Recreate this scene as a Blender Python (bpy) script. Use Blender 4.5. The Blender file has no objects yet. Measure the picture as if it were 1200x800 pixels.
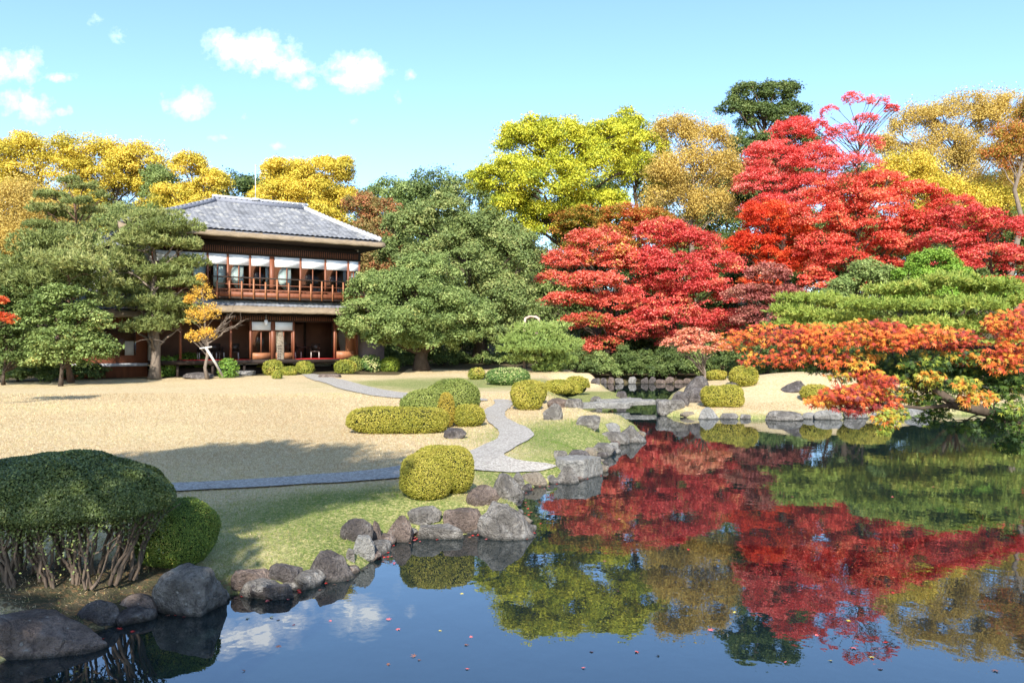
import bpy, math, random
import numpy as np
from mathutils import Vector, geometry
S = bpy.context.scene
C = S.collection
R = math.radians
# ------------------------------------------------------------------ camera, sky, sun, exposure
F = 933.0; CAMZ = 2.6; HZ = 402.0
cam = bpy.data.cameras.new('camera'); cam.sensor_width = 36; cam.lens = 36*F/1200
cam.shift_y = (HZ-400)/1200; cam.clip_end = 3000; cam.clip_start = 0.05
co = bpy.data.objects.new('camera', cam); C.objects.link(co)
co.location = (0, 0, CAMZ); co.rotation_euler = (R(90), 0, 0); S.camera = co
SUN_EL = R(34); SUN_AZ = R(184)      # azimuth clockwise from +Y: the sun stands behind the camera, a little to the left
EXPO = 1.24
S.view_settings.view_transform = 'Standard'; S.view_settings.look = 'None'
S.view_settings.exposure = EXPO; S.view_settings.gamma = 1
sun = bpy.data.lights.new('sun', 'SUN'); sun.energy = 4.0; sun.angle = R(0.53); sun.color = (1, 0.955, 0.88)
so = bpy.data.objects.new('sun', sun); C.objects.link(so)
sd = Vector((math.sin(SUN_AZ)*math.cos(SUN_EL), math.cos(SUN_AZ)*math.cos(SUN_EL), math.sin(SUN_EL)))
so.rotation_euler = sd.to_track_quat('Z', 'Y').to_euler(); so.location = sd*50
S.cycles.max_bounces = 6; S.cycles.diffuse_bounces = 3; S.cycles.glossy_bounces = 3
S.cycles.transparent_max_bounces = 8; S.cycles.caustics_reflective = False; S.cycles.caustics_refractive = False
S.cycles.use_denoising = True

class NT:
    """tiny node helper"""
    def __init__(s, tree): s.t = tree
    def n(s, typ, **kw):
        x = s.t.nodes.new(typ)
        for k, v in kw.items():
            if k.startswith('i_'):
                x.inputs[k[2:].replace('_', ' ')].default_value = v
            else: setattr(x, k, v)
        return x
    def l(s, a, b): s.t.links.new(a, b)
    def m(s, op, a, b=None, c=None):
        x = s.t.nodes.new('ShaderNodeMath'); x.operation = op
        for i, v in enumerate((a, b, c)):
            if v is None: continue
            if isinstance(v, (int, float)): x.inputs[i].default_value = v
            else: s.l(v, x.inputs[i])
        return x.outputs[0]
    def ramp(s, fac, stops, interp='LINEAR'):
        x = s.t.nodes.new('ShaderNodeValToRGB'); r = x.color_ramp; r.interpolation = interp
        while len(r.elements) > 1: r.elements.remove(r.elements[-1])
        for i, (p, c) in enumerate(stops):
            e = r.elements[0] if i == 0 else r.elements.new(p)
            e.position = p; e.color = (*c, 1) if len(c) == 3 else c
        s.l(fac, x.inputs[0]); return x.outputs[0]
    def mix(s, fac, a, b, mode='MIX'):
        x = s.t.nodes.new('ShaderNodeMix'); x.data_type = 'RGBA'; x.blend_type = mode
        for inp, v in ((x.inputs[0], fac), (x.inputs[6], a), (x.inputs[7], b)):
            if isinstance(v, (int, float)): inp.default_value = v
            elif isinstance(v, tuple): inp.default_value = (*v, 1)
            else: s.l(v, inp)
        return x.outputs[2]
    def noise(s, vec, scale, detail=4, rough=0.55, out=0):
        x = s.n('ShaderNodeTexNoise'); x.inputs['Scale'].default_value = scale
        x.inputs['Detail'].default_value = detail; x.inputs['Roughness'].default_value = rough
        if vec is not None: s.l(vec, x.inputs['Vector'])
        return x.outputs[out]

w = bpy.data.worlds.new('World'); S.world = w; w.use_nodes = True
T = NT(w.node_tree); w.node_tree.nodes.clear()
sky = T.n('ShaderNodeTexSky', sky_type='NISHITA', sun_disc=False, sun_elevation=SUN_EL, sun_rotation=SUN_AZ,
          altitude=0, air_density=1.0, dust_density=0.6, ozone_density=2.2)
tc = T.n('ShaderNodeTexCoord'); sep = T.n('ShaderNodeSeparateXYZ'); T.l(tc.outputs['Generated'], sep.inputs[0])
ys = T.m('MAXIMUM', sep.outputs[1], 0.05)
cu = T.m('DIVIDE', sep.outputs[0], ys); cv = T.m('DIVIDE', sep.outputs[2], ys)
cmb = T.n('ShaderNodeCombineXYZ'); T.l(cu, cmb.inputs[0]); T.l(cv, cmb.inputs[1])
nA = T.noise(cmb.outputs[0], 30, 9, 0.62); nB = T.noise(cmb.outputs[0], 95, 6, 0.6)
tot = None
for (px, py, rx, ry, st) in ((300, 62, 50, 24, 1.0), (340, 78, 26, 16, .8), (262, 52, 22, 17, .9), (420, 84, 40, 22, 1.0), (398, 94, 20, 8, .8),
        (220, 120, 26, 18, 1.0), (208, 112, 20, 10, .6), (357, 99, 14, 10, .75), (25, 76, 26, 21, .95), (2, 80, 22, 17, .9), (70, 90, 18, 7, .75),
        (30, 125, 32, 20, .8), (75, 130, 10, 7, .5), (110, 26, 12, 12, .38), (142, 40, 13, 12, .38), (265, 162, 20, 5, .45), (480, 87, 9, 8, .5),
        (420, 140, 12, 8, .4), (465, 112, 8, 14, .32), (325, 171, 10, 5, .55), (284, 138, 7, 6, .4), (200, 186, 26, 10, .3)):
    a = T.m('DIVIDE', T.m('SUBTRACT', cu, (px-600)/F), rx/F); b = T.m('DIVIDE', T.m('SUBTRACT', cv, (HZ-py)/F), ry/F)
    q = T.m('SUBTRACT', 1.0, T.m('SQRT', T.m('ADD', T.m('MULTIPLY', a, a), T.m('MULTIPLY', b, b))))
    q = T.m('MULTIPLY', T.m('MAXIMUM', T.m('ADD', q, 0.45), 0.0), st)
    tot = q if tot is None else T.m('MAXIMUM', tot, q)
dens = T.m('ADD', tot, T.m('MULTIPLY', T.m('SUBTRACT', T.m('ADD', T.m('MULTIPLY', nA, .7), T.m('MULTIPLY', nB, .3)), .55), 3.6))
dens = T.m('MULTIPLY', dens, T.m('MINIMUM', T.m('MULTIPLY', tot, 4.0), 1.0))
fac = T.ramp(dens, [(0.10, (0, 0, 0)), (0.6, (.22, .22, .22)), (1.1, (.62, .62, .62)), (1.8, (.95, .95, .95))])
cool = T.mix(1.0, sky.outputs[0], (0.97, 1.08, 1.20), 'MULTIPLY')
front = T.mix(T.m('MULTIPLY', fac, T.m('GREATER_THAN', sep.outputs[1], 0.05)), cool, (8.2, 8.4, 8.6))
bg = T.n('ShaderNodeBackground'); bg.inputs[1].default_value = 0.118; T.l(front, bg.inputs[0])
wo = T.n('ShaderNodeOutputWorld'); T.l(bg.outputs[0], wo.inputs[0])

# ------------------------------------------------------------------ helpers
rng = np.random.default_rng(7)
def Wp(px, py, D): return np.array([(px-600)/F*D, D, CAMZ+(HZ-py)/F*D])
def tag(o, label=None, cat=None, group=None, kind=None):
    for k, v in (('label', label), ('category', cat), ('group', group), ('kind', kind)):
        if v: o[k] = v
    return o
def empty(name, loc=(0, 0, 0), rz=0.0):
    o = bpy.data.objects.new(name, None); C.objects.link(o); o.location = loc; o.rotation_euler = (0, 0, rz); o.empty_display_size = .3; return o
def mesh_np(name, V, Q, mat, parent=None, tint=None, smooth=False, loc=None):
    """V (n,3) world or local coordinates, Q (m,k) faces of k corners or a list of arrays"""
    V = np.asarray(V, np.float32).reshape(-1, 3)
    Qs = Q if isinstance(Q, list) else [Q]
    me = bpy.data.meshes.new(name)
    me.vertices.add(len(V)); me.vertices.foreach_set('co', V.ravel())
    loops = np.concatenate([np.asarray(q, np.int32).ravel() for q in Qs])
    tots = np.concatenate([np.full(len(q), np.asarray(q).shape[1], np.int32) for q in Qs])
    st = np.concatenate([[0], np.cumsum(tots)[:-1]]).astype(np.int32)
    me.loops.add(len(loops)); me.loops.foreach_set('vertex_index', loops)
    me.polygons.add(len(tots)); me.polygons.foreach_set('loop_start', st)
    if smooth: me.polygons.foreach_set('use_smooth', np.ones(len(tots), bool))
    me.update(calc_edges=True)
    if tint is not None:
        a = me.attributes.new('tint', 'FLOAT', 'FACE' if len(tint) == len(tots) else 'POINT'); a.data.foreach_set('value', np.asarray(tint, np.float32))
    if mat: me.materials.append(mat)
    o = bpy.data.objects.new(name, me); C.objects.link(o)
    if loc is not None: o.location = loc
    if parent is not None: o.parent = parent
    return o
class MB:
    """collects boxes, tubes and prisms into one mesh"""
    def __init__(s): s.V = []; s.F = {}; s.n = 0
    def add(s, V, faces):
        for f in faces: s.F.setdefault(len(f), []).append([i+s.n for i in f])
        s.V.append(np.asarray(V, float)); s.n += len(V)
    def box(s, x0, x1, y0, y1, z0, z1):
        V = [(x, y, z) for z in (z0, z1) for y in (y0, y1) for x in (x0, x1)]
        s.add(V, [(0, 2, 3, 1), (4, 5, 7, 6), (0, 1, 5, 4), (2, 6, 7, 3), (0, 4, 6, 2), (1, 3, 7, 5)]); return s
    def quadprism(s, P, th):
        """P: 4 points (a plane), thickened downwards by th"""
        P = np.asarray(P, float); B = P-np.array([0, 0, th])
        s.add(np.vstack([P, B]), [(0, 1, 2, 3), (7, 6, 5, 4), (0, 4, 5, 1), (1, 5, 6, 2), (2, 6, 7, 3), (3, 7, 4, 0)]); return s
    def tube(s, pts, rad, k=7, cap=True):
        pts = np.asarray(pts, float); rad = np.broadcast_to(rad, (len(pts),))
        tan = np.gradient(pts, axis=0); tan /= np.linalg.norm(tan, axis=1)[:, None]+1e-9
        ref = np.array([0.31, 0.17, 0.93]) if abs(tan[0][2]) < .8 else np.array([1, .1, 0])
        a = np.cross(tan, ref); a /= np.linalg.norm(a, axis=1)[:, None]+1e-9; b = np.cross(tan, a)
        th = np.arange(k)/k*2*np.pi
        V = (pts[:, None]+rad[:, None, None]*(np.cos(th)[None, :, None]*a[:, None]+np.sin(th)[None, :, None]*b[:, None])).reshape(-1, 3)
        f = [(i*k+j, i*k+(j+1) % k, (i+1)*k+(j+1) % k, (i+1)*k+j) for i in range(len(pts)-1) for j in range(k)]
        if cap: f += [tuple(range(k-1, -1, -1)), tuple(range((len(pts)-1)*k, len(pts)*k))]
        s.add(V, f); return s
    def build(s, name, mat, parent=None, smooth=False, loc=None):
        return mesh_np(name, np.vstack(s.V), [np.array(v) for v in s.F.values()], mat, parent, smooth=smooth, loc=loc)
def lump(P, freq, seed, n=7):
    r = np.random.default_rng(seed); K = r.normal(size=(n, 3)); K /= np.linalg.norm(K, axis=1)[:, None]; K *= freq*r.uniform(.6, 1.6, n)[:, None]
    return np.sin(P@K.T+r.uniform(0, 6.28, n)).sum(1)/math.sqrt(n)
def sph(n, r=rng):
    v = r.normal(size=(n, 3)); return v/np.linalg.norm(v, axis=1)[:, None]
def norm(v): return v/(np.linalg.norm(v, axis=-1, keepdims=True)+1e-9)
def ss(x, a, b): t = np.clip((x-a)/(b-a), 0, 1); return t*t*(3-2*t)

# ------------------------------------------------------------------ ground
shore_px = [(0, 775), (60, 764), (105, 742), (180, 718), (225, 708), (280, 694), (318, 697), (350, 688), (395, 676), (425, 664), (443, 650), (440, 641), (465, 632),
            (490, 627), (520, 628), (560, 624), (590, 628), (622, 626), (612, 600), (592, 588), (606, 576), (640, 566), (660, 564), (700, 556), (708, 545),
            (690, 538), (722, 530), (716, 520), (752, 515), (750, 506), (716, 504), (695, 497), (672, 489), (664, 480), (690, 478), (735, 473), (742, 468), (720, 461), (697, 455),
            (690, 449.5), (750, 448.5), (812, 449), (806, 455), (786, 464), (782, 470), (800, 474), (775, 477), (768, 486), (805, 489), (840, 490.5), (900, 491), (960, 490),
            (1010, 489), (1085, 487), (1200, 483)]
lake = [(-7.5, 1.5), (-6.2, 4.6)]+[((px-600)/F*CAMZ*F/(py-HZ), CAMZ*F/(py-HZ)) for px, py in shore_px]+[(26, 28), (17, 19), (8.3, 9.5), (5.6, 6), (5.2, 1.5)]
lake = np.array(lake)
def lake_sd(X, Y):
    """signed distance to the waterline, positive on land"""
    P = np.stack([X.ravel(), Y.ravel()], 1); A = lake; B = np.roll(lake, -1, 0)
    best = np.full(len(P), 1e9); ins = np.zeros(len(P), bool)
    for a, b in zip(A, B):
        ab = b-a; t = np.clip(((P-a)@ab)/(ab@ab+1e-12), 0, 1); best = np.minimum(best, np.linalg.norm(P-a-t[:, None]*ab, axis=1))
        c = ((a[1] > P[:, 1]) != (b[1] > P[:, 1])) & (P[:, 0] < (b[0]-a[0])*(P[:, 1]-a[1])/(b[1]-a[1]+1e-12)+a[0]); ins ^= c
    return np.where(ins, -best, best).reshape(X.shape)
MX, MY = (945-600)/F*34.5, 34.5
def ground(X, Y):
    X = np.asarray(X, float); Y = np.asarray(Y, float)
    d = lake_sd(X, Y)
    base = 0.15+0.019*np.clip(Y, 0, 46)+0.35*ss(Y, 43.5, 53)*ss(X, -14, -7)+7*ss(Y, 60, 105)+0.02*np.sin(X*.9+1)*np.sin(Y*.7)
    isl = ss(X, 4.5, 7)*ss(Y, 26, 28)*(1-ss(Y, 44, 50))
    base = base*(1-isl)+isl*(0.22+1.15*np.exp(-((X-MX)/5.2)**2-((Y-MY)/3.6)**2)+.25*ss(Y, 34, 42)+.15*ss(X, 16, 24))
    tongue = ss(X, 1.5, 2.6)*(1-ss(X, 6, 7))*ss(Y, 31, 32.5)*(1-ss(Y, 41, 44))
    base = base*(1-tongue)+.3*tongue
    wd = np.where(Y < 20, 1.0, np.where(Y < 44, .8, 1.6))
    fb = ss(X, 1.5, 3.5)*ss(Y, 46, 50)*(1-ss(Y, 58, 66)); base = base*(1-fb)+.42*fb
    land = base*(0.35+0.65*ss(d, 0, wd))*ss(d, -.05, .12)-.02
    wet = -0.12-0.6*ss(-d, 0, 2.2)
    return np.where(d > 0, land, np.where(d < -.25, wet, -0.02-(0.10)*np.clip(-d/.25, 0, 1)))
def hit(px, py, zmin=0.0):
    """point of the ground or water seen at this spot"""
    D = np.concatenate([np.arange(4, 20, .03), np.arange(20, 90, .08)]); X = (px-600)/F*D; z = CAMZ+(HZ-py)/F*D
    g = np.maximum(ground(X, D), zmin); i = np.argmax(z <= g)
    if z[i] > g[i]: i = len(D)-1
    return np.array([X[i], D[i], g[i]])

def mat(name):
    m = bpy.data.materials.new(name); m.use_nodes = True; m.node_tree.nodes.clear(); t = NT(m.node_tree)
    o = t.n('ShaderNodeOutputMaterial'); return m, t, o
def pbsdf(t, col, rough=.6, spec=.4, bump=None, bstr=.3, bdist=.02, metal=0):
    p = t.n('ShaderNodeBsdfPrincipled'); p.inputs['Metallic'].default_value = metal
    for key, v in (('Base Color', col), ('Roughness', rough), ('Specular IOR Level', spec)):
        if isinstance(v, (int, float)): p.inputs[key].default_value = v
        elif isinstance(v, tuple): p.inputs[key].default_value = (*v, 1)
        else: t.l(v, p.inputs[key])
    if bump is not None:
        b = t.n('ShaderNodeBump'); b.inputs['Strength'].default_value = bstr; b.inputs['Distance'].default_value = bdist
        t.l(bump, b.inputs['Height']); t.l(b.outputs[0], p.inputs['Normal'])
    return p
def gpos(t): return t.n('ShaderNodeNewGeometry').outputs['Position']
def simple(name, c1, c2=None, scale=8, rough=.6, spec=.3, bstr=.2, stretch=None, obj=True):
    m, t, o = mat(name)
    v = t.n('ShaderNodeTexCoord').outputs['Object']
    if stretch:
        mp = t.n('ShaderNodeMapping'); mp.inputs['Scale'].default_value = stretch; t.l(v, mp.inputs[0]); v = mp.outputs[0]
    n = t.noise(v, scale, 5, .6)
    col = t.mix(t.ramp(n, [(.3, (0, 0, 0)), (.7, (1, 1, 1))]), c1, c2 or tuple(x*.7 for x in c1))
    p = pbsdf(t, col, rough, spec, n, bstr); t.l(p.outputs[0], o.inputs[0]); return m
def leafmat(name, stops, trans=.3, rough=.55, spec=.25):
    m, t, o = mat(name)
    a = t.n('ShaderNodeAttribute', attribute_name='tint')
    col = t.ramp(a.outputs['Fac'], stops)
    p = pbsdf(t, col, rough, spec); tr = t.n('ShaderNodeBsdfTranslucent')
    t.l(t.mix(1.0, col, (1.0, .95, .75), 'MULTIPLY'), tr.inputs[0])
    mx = t.n('ShaderNodeMixShader'); mx.inputs[0].default_value = trans
    t.l(p.outputs[0], mx.inputs[1]); t.l(tr.outputs[0], mx.inputs[2]); t.l(mx.outputs[0], o.inputs[0]); return m

# lawn
m_lawn, t, o = mat('lawn'); P = gpos(t)
ga = t.n('ShaderNodeAttribute', attribute_name='green'); da = t.n('ShaderNodeAttribute', attribute_name='soil')
n1 = t.noise(P, .55, 4); n2 = t.noise(P, 7, 5, .7); n3 = t.noise(P, 60, 3, .7); n4 = t.noise(P, 22, 3, .6)
straw = t.mix(t.ramp(n2, [(.35, (0, 0, 0)), (.68, (1, 1, 1))]), (.58, .46, .25), (.74, .62, .39))
straw = t.mix(t.ramp(n1, [(.35, (0, 0, 0)), (.7, (.55, .55, .55))]), straw, (.60, .42, .26))
straw = t.mix(t.ramp(n3, [(.34, (.8, .8, .8)), (.54, (0, 0, 0))]), straw, (.36, .26, .12))
green = t.mix(t.ramp(n2, [(.35, (0, 0, 0)), (.65, (1, 1, 1))]), (.21, .25, .065), (.42, .38, .15))
green = t.mix(t.ramp(n4, [(.40, (.75, .75, .75)), (.52, (0, 0, 0))]), green, (.08, .12, .03)); green = t.mix(t.ramp(n4, [(.54, (0, 0, 0)), (.64, (.7, .7, .7))]), green, (.55, .45, .22))
green = t.mix(t.ramp(n3, [(.32, (.7, .7, .7)), (.52, (0, 0, 0))]), green, (.09, .13, .03))
straw = t.mix(t.ramp(t.noise(P, 14, 4, .7), [(.38, (.85, .85, .85)), (.52, (0, 0, 0))]), straw, (.46, .33, .14))
gm = t.m('ADD', ga.outputs['Fac'], t.m('MULTIPLY', t.m('SUBTRACT', t.m('ADD', t.m('MULTIPLY', n1, .6), t.m('MULTIPLY', n4, .4)), .5), 1.5))
gm = t.ramp(gm, [(.3, (0, 0, 0)), (.75, (1, 1, 1))])
col = t.mix(gm, straw, green)
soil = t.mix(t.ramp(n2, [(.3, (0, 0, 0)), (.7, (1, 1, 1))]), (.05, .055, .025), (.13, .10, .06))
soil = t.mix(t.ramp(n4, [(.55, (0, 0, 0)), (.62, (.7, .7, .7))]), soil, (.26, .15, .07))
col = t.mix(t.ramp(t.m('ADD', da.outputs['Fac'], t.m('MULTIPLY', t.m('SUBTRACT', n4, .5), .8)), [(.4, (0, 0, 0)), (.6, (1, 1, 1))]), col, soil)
p = pbsdf(t, col, .9, .1, t.m('ADD', n3, n4), .9, .03); t.l(p.outputs[0], o.inputs[0])
# pond bed under water: mud and dark pebbles
m_bed, t, o = mat('pond_bed'); P = gpos(t)
vor = t.n('ShaderNodeTexVoronoi', feature='F1'); vor.inputs['Scale'].default_value = 6.0; t.l(P, vor.inputs['Vector'])
nb = t.noise(P, 2.5, 5)
c = t.mix(t.ramp(vor.outputs['Distance'], [(.15, (1, 1, 1)), (.6, (0, 0, 0))]), (.035, .045, .02), (.12, .125, .07))
c = t.mix(nb, c, (.07, .085, .03)); p = pbsdf(t, c, .8, .2); t.l(p.outputs[0], o.inputs[0])

xs = np.concatenate([np.linspace(-420, -40, 24), np.arange(-38, -12, .5), np.arange(-12, 14, .14), np.arange(14, 34, .5), np.linspace(36, 420, 24)])
yf = [2.0]
while yf[-1] < 56: yf.append(yf[-1]+max(.1, .0062*yf[-1]))
ysn = np.concatenate([np.linspace(-80, 1, 14), yf, np.linspace(57, 130, 40), np.linspace(150, 900, 12)])
XX, YY = np.meshgrid(xs, ysn); ZZ = ground(XX, YY); SD = lake_sd(XX, YY)
GV = np.stack([XX, YY, ZZ], -1).reshape(-1, 3); nx = len(xs); ny = len(ysn)
idx = np.arange(nx*ny).reshape(ny, nx)
GQ = np.stack([idx[:-1, :-1], idx[:-1, 1:], idx[1:, 1:], idx[1:, :-1]], -1).reshape(-1, 4)
under = (SD.ravel()[GQ].max(1) < -.02)
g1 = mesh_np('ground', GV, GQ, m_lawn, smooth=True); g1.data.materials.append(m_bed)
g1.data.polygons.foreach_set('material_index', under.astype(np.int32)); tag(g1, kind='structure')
def blob(X, Y, px, py, rx, ry, amp=1):
    h = hit(px, py); return amp*np.exp(-((X-h[0])/rx)**2-((Y-h[1])/ry)**2)
Xg, Yg, Dg = XX.ravel(), YY.ravel(), SD.ravel()
def greenness(X, Y, D):
    g = np.where(Y < 12, .62, .78)*np.exp(-np.clip(D, 0, 9)/.7)*(Y < 60)+blob(X, Y, 665, 510, 2.0, 4.0, .75)+blob(X, Y, 440, 585, 1.5, 1.2, .75)+blob(X, Y, 330, 620, 2.2, 1.6, .62)+blob(X, Y, 500, 450, 6, 5, .62)
    g += blob(X, Y, 590, 555, 1.6, .8, .7)+blob(X, Y, 560, 448, 4, 4, .5)+blob(X, Y, 700, 463, 2, 3, .9)
    return np.clip(g, 0, 1)
ga = greenness(Xg, Yg, Dg)
Lft = (Xg < -13)|(Xg > 14)
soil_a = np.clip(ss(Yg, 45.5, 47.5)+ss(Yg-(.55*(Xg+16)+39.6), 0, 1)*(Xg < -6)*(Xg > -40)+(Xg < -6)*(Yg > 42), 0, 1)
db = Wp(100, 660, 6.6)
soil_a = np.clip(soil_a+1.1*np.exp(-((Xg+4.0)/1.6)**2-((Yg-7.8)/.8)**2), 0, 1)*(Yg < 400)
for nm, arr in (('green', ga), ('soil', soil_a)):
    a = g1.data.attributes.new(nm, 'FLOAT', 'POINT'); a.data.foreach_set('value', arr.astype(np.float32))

# water
m_water, t, o = mat('pond_water'); P = gpos(t)
mp = t.n('ShaderNodeMapping'); mp.inputs['Scale'].default_value = (1.0, .8, 1); t.l(P, mp.inputs[0])
wn = t.noise(mp.outputs[0], 3.2, 3, .5)
b = t.n('ShaderNodeBump'); b.inputs['Strength'].default_value = .03; b.inputs['Distance'].default_value = .05; t.l(wn, b.inputs['Height'])
fr = t.n('ShaderNodeFresnel'); fr.inputs[0].default_value = 2.15; t.l(b.outputs[0], fr.inputs['Normal'])
gl = t.n('ShaderNodeBsdfGlossy'); gl.inputs['Roughness'].default_value = .004; gl.inputs[0].default_value = (.94, .97, 1, 1); t.l(b.outputs[0], gl.inputs['Normal'])
trn = t.n('ShaderNodeBsdfTransparent'); trn.inputs[0].default_value = (.55, .62, .45, 1)
dif = t.n('ShaderNodeBsdfDiffuse'); dif.inputs[0].default_value = (.012, .026, .028, 1)
ms = t.n('ShaderNodeMixShader'); ms.inputs[0].default_value = .5; t.l(dif.outputs[0], ms.inputs[1]); t.l(trn.outputs[0], ms.inputs[2])
mx = t.n('ShaderNodeMixShader'); t.l(fr.outputs[0], mx.inputs[0]); t.l(ms.outputs[0], mx.inputs[1]); t.l(gl.outputs[0], mx.inputs[2]); t.l(mx.outputs[0], o.inputs[0])
# water sheet cut to the pond, its rim tucked into the bank
ctr = lake.mean(0)
from mathutils import Vector as Vc
def offset_poly(poly, d):
    n = len(poly); out = []
    for i in range(n):
        a = poly[i-1]; b_ = poly[(i+1) % n]; tn = b_-a; tn = tn/(np.linalg.norm(tn)+1e-9); out.append(poly[i]+np.array([-tn[1], tn[0]])*d)
    return np.array(out)
area = 0.5*np.sum(lake[:, 0]*np.roll(lake[:, 1], -1)-np.roll(lake[:, 0], -1)*lake[:, 1])
wl = offset_poly(lake, .12 if area < 0 else -.12)
r_ = geometry.delaunay_2d_cdt([Vc(p_) for p_ in wl], [], [list(range(len(wl)))], 1, 1e-4)
WV = np.array([(v.x, v.y, 0) for v in r_[0]]); WF = np.array([list(f) for f in r_[2]])
tag(mesh_np('pond_water', WV, WF, m_water), kind='structure')

# gravel path
m_path, t, o = mat('gravel'); P = gpos(t)
vor = t.n('ShaderNodeTexVoronoi'); vor.inputs['Scale'].default_value = 32; t.l(P, vor.inputs['Vector'])
n2 = t.noise(P, 3, 4); n3 = t.noise(P, 45, 3, .7)
sv = t.n('ShaderNodeSeparateXYZ'); t.l(vor.outputs['Color'], sv.inputs[0])
c = t.mix(sv.outputs[0], (.21, .185, .155), (.50, .455, .385)); c = t.mix(t.ramp(n3, [(.35, (.7, .7, .7)), (.5, (0, 0, 0))]), c, (.17, .15, .13))
c = t.mix(t.m('MULTIPLY', n2, .3), c, (.46, .42, .36))
p = pbsdf(t, c, .9, .15, vor.outputs['Distance'], .8, .02); t.l(p.outputs[0], o.inputs[0])
def path(poly, seed):
    pts = []
    W = [hit(*q)[:2] for q in poly]
    r = np.random.default_rng(seed)
    W = np.array(W)
    for _ in range(2):   # smooth corners (Chaikin)
        A = W; B = np.roll(W, -1, 0); W = np.stack([A*.75+B*.25, A*.25+B*.75], 1).reshape(-1, 2)
    dense = []
    for a, b in zip(W, np.roll(W, -1, 0)):
        k = max(1, int(np.linalg.norm(b-a)/.12)); dense += [a+(b-a)*i/k for i in range(k)]
    W = np.array(dense); W3 = np.c_[W, W[:, 0]*0]
    W = W+np.c_[lump(W3, 6, seed), lump(W3, 7, seed+1)]*.022
    lo = W.min(0); hi = W.max(0); gx, gy = np.meshgrid(np.arange(lo[0], hi[0], .35), np.arange(lo[1], hi[1], .35))
    G = np.c_[gx.ravel(), gy.ravel()]
    allp = [Vc(p_) for p_ in W]+[Vc(p_) for p_ in G]
    V, E, Fc, *_ = geometry.delaunay_2d_cdt(allp, [], [list(range(len(W)))], 1, 1e-4)
    V = np.array([(v.x, v.y) for v in V]); z = ground(V[:, 0], V[:, 1])+.03
    tag(mesh_np('gravel_path', np.c_[V, z], np.array([list(f) for f in Fc]), m_path, smooth=True), kind='structure')
path([(20, 590), (190, 578), (300, 572), (470, 563), (554, 552), (640, 552), (655, 548), (640, 544), (584, 537), (604, 525), (628, 511), (622, 504), (602, 496), (590, 488), (594, 480), (603, 474),
      (600, 469), (575, 468.5), (583, 474), (566, 481), (568, 492), (582, 503), (588, 511), (570, 521), (546, 532), (470, 550), (300, 563), (190, 568), (20, 577)], 3)
path([(350, 437.5), (378, 439.5), (405, 446), (430, 453), (457, 459), (490, 462), (572, 467.5), (572, 471), (500, 468.5), (440, 465.5), (405, 458), (385, 450.5), (362, 444.5)], 8)

# ------------------------------------------------------------------ foliage tools
def quads(Pc, N, L, Wd, spin=None):
    """diamond leaf faces: centres, normals, lengths, widths"""
    n = len(Pc); r = rng.normal(size=(n, 3)) if spin is None else spin
    T_ = norm(np.cross(N, r)); B_ = np.cross(N, T_)
    L = np.broadcast_to(L, (n,))[:, None]*.5; Wd = np.broadcast_to(Wd, (n,))[:, None]*.5
    V = np.stack([Pc-T_*L, Pc+B_*Wd+T_*L*.1, Pc+T_*L, Pc-B_*Wd+T_*L*.1], 1).reshape(-1, 3)
    return V, np.arange(n*4).reshape(n, 4)
def needles(Pc, Dr, L, wd):
    """thin blades from Pc along Dr"""
    n = len(Pc); s_ = norm(np.cross(Dr, rng.normal(size=(n, 3))))*wd*.5
    e = Pc+Dr*np.broadcast_to(L, (n,))[:, None]
    V = np.stack([Pc-s_, Pc+s_, e+s_*.35, e-s_*.35], 1).reshape(-1, 3)
    return V, np.arange(n*4).reshape(n, 4)
m_bark = simple('bark_brown', (.10, .075, .055), (.05, .038, .028), 14, .9, .1, .6, (1, 1, .25))
m_barkp = simple('bark_pale', (.24, .19, .145), (.12, .095, .075), 14, .9, .1, .5, (1, 1, .3))
m_barkr = simple('bark_pine', (.17, .10, .065), (.08, .05, .035), 14, .9, .1, .6, (1, 1, .4))

def limb(mb, a, b, r0, r1, k=5, wob=.06, up=.12, n=6):
    a = np.asarray(a, float); b = np.asarray(b, float); L = np.linalg.norm(b-a); t_ = np.linspace(0, 1, n)[:, None]
    mid = (a+b)/2+np.array([0, 0, up*L]); P_ = (1-t_)**2*a+2*t_*(1-t_)*mid+t_**2*b
    P_[1:-1] += rng.normal(size=(n-2, 3))*wob*L*.35
    mb.tube(P_, np.linspace(r0, r1, n), k, cap=False); return P_
def clumpset(blobs, sub, style, flat=None):
    """sub-clump centres, radii and outward directions on and inside the envelope blobs; all in world units"""
    out = []
    for c, r in blobs:
        c = np.asarray(c, float); r = np.asarray(r, float); R0 = r.mean()
        k = max(5, int((9 if style == 'maple' else 6.5)*sub*(r[0]*r[2]+r[0]*r[1]+r[1]*r[2])/3/(R0*R0)*4.0))
        d = sph(k); d[:, 2] = np.where(d[:, 2] < -.45, -d[:, 2]*.6, d[:, 2]); d = norm(d)
        q = rng.uniform(.45, 1.0, k)**.55
        cc = c+d*r*q[:, None]*.86; cr = rng.uniform(.20, .40, k)/math.sqrt(max(sub, .3))*1.25*R0
        for a_, b_, d_ in zip(cc, cr, d): out.append((a_, b_, d_))
    return out
CT = {}
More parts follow.
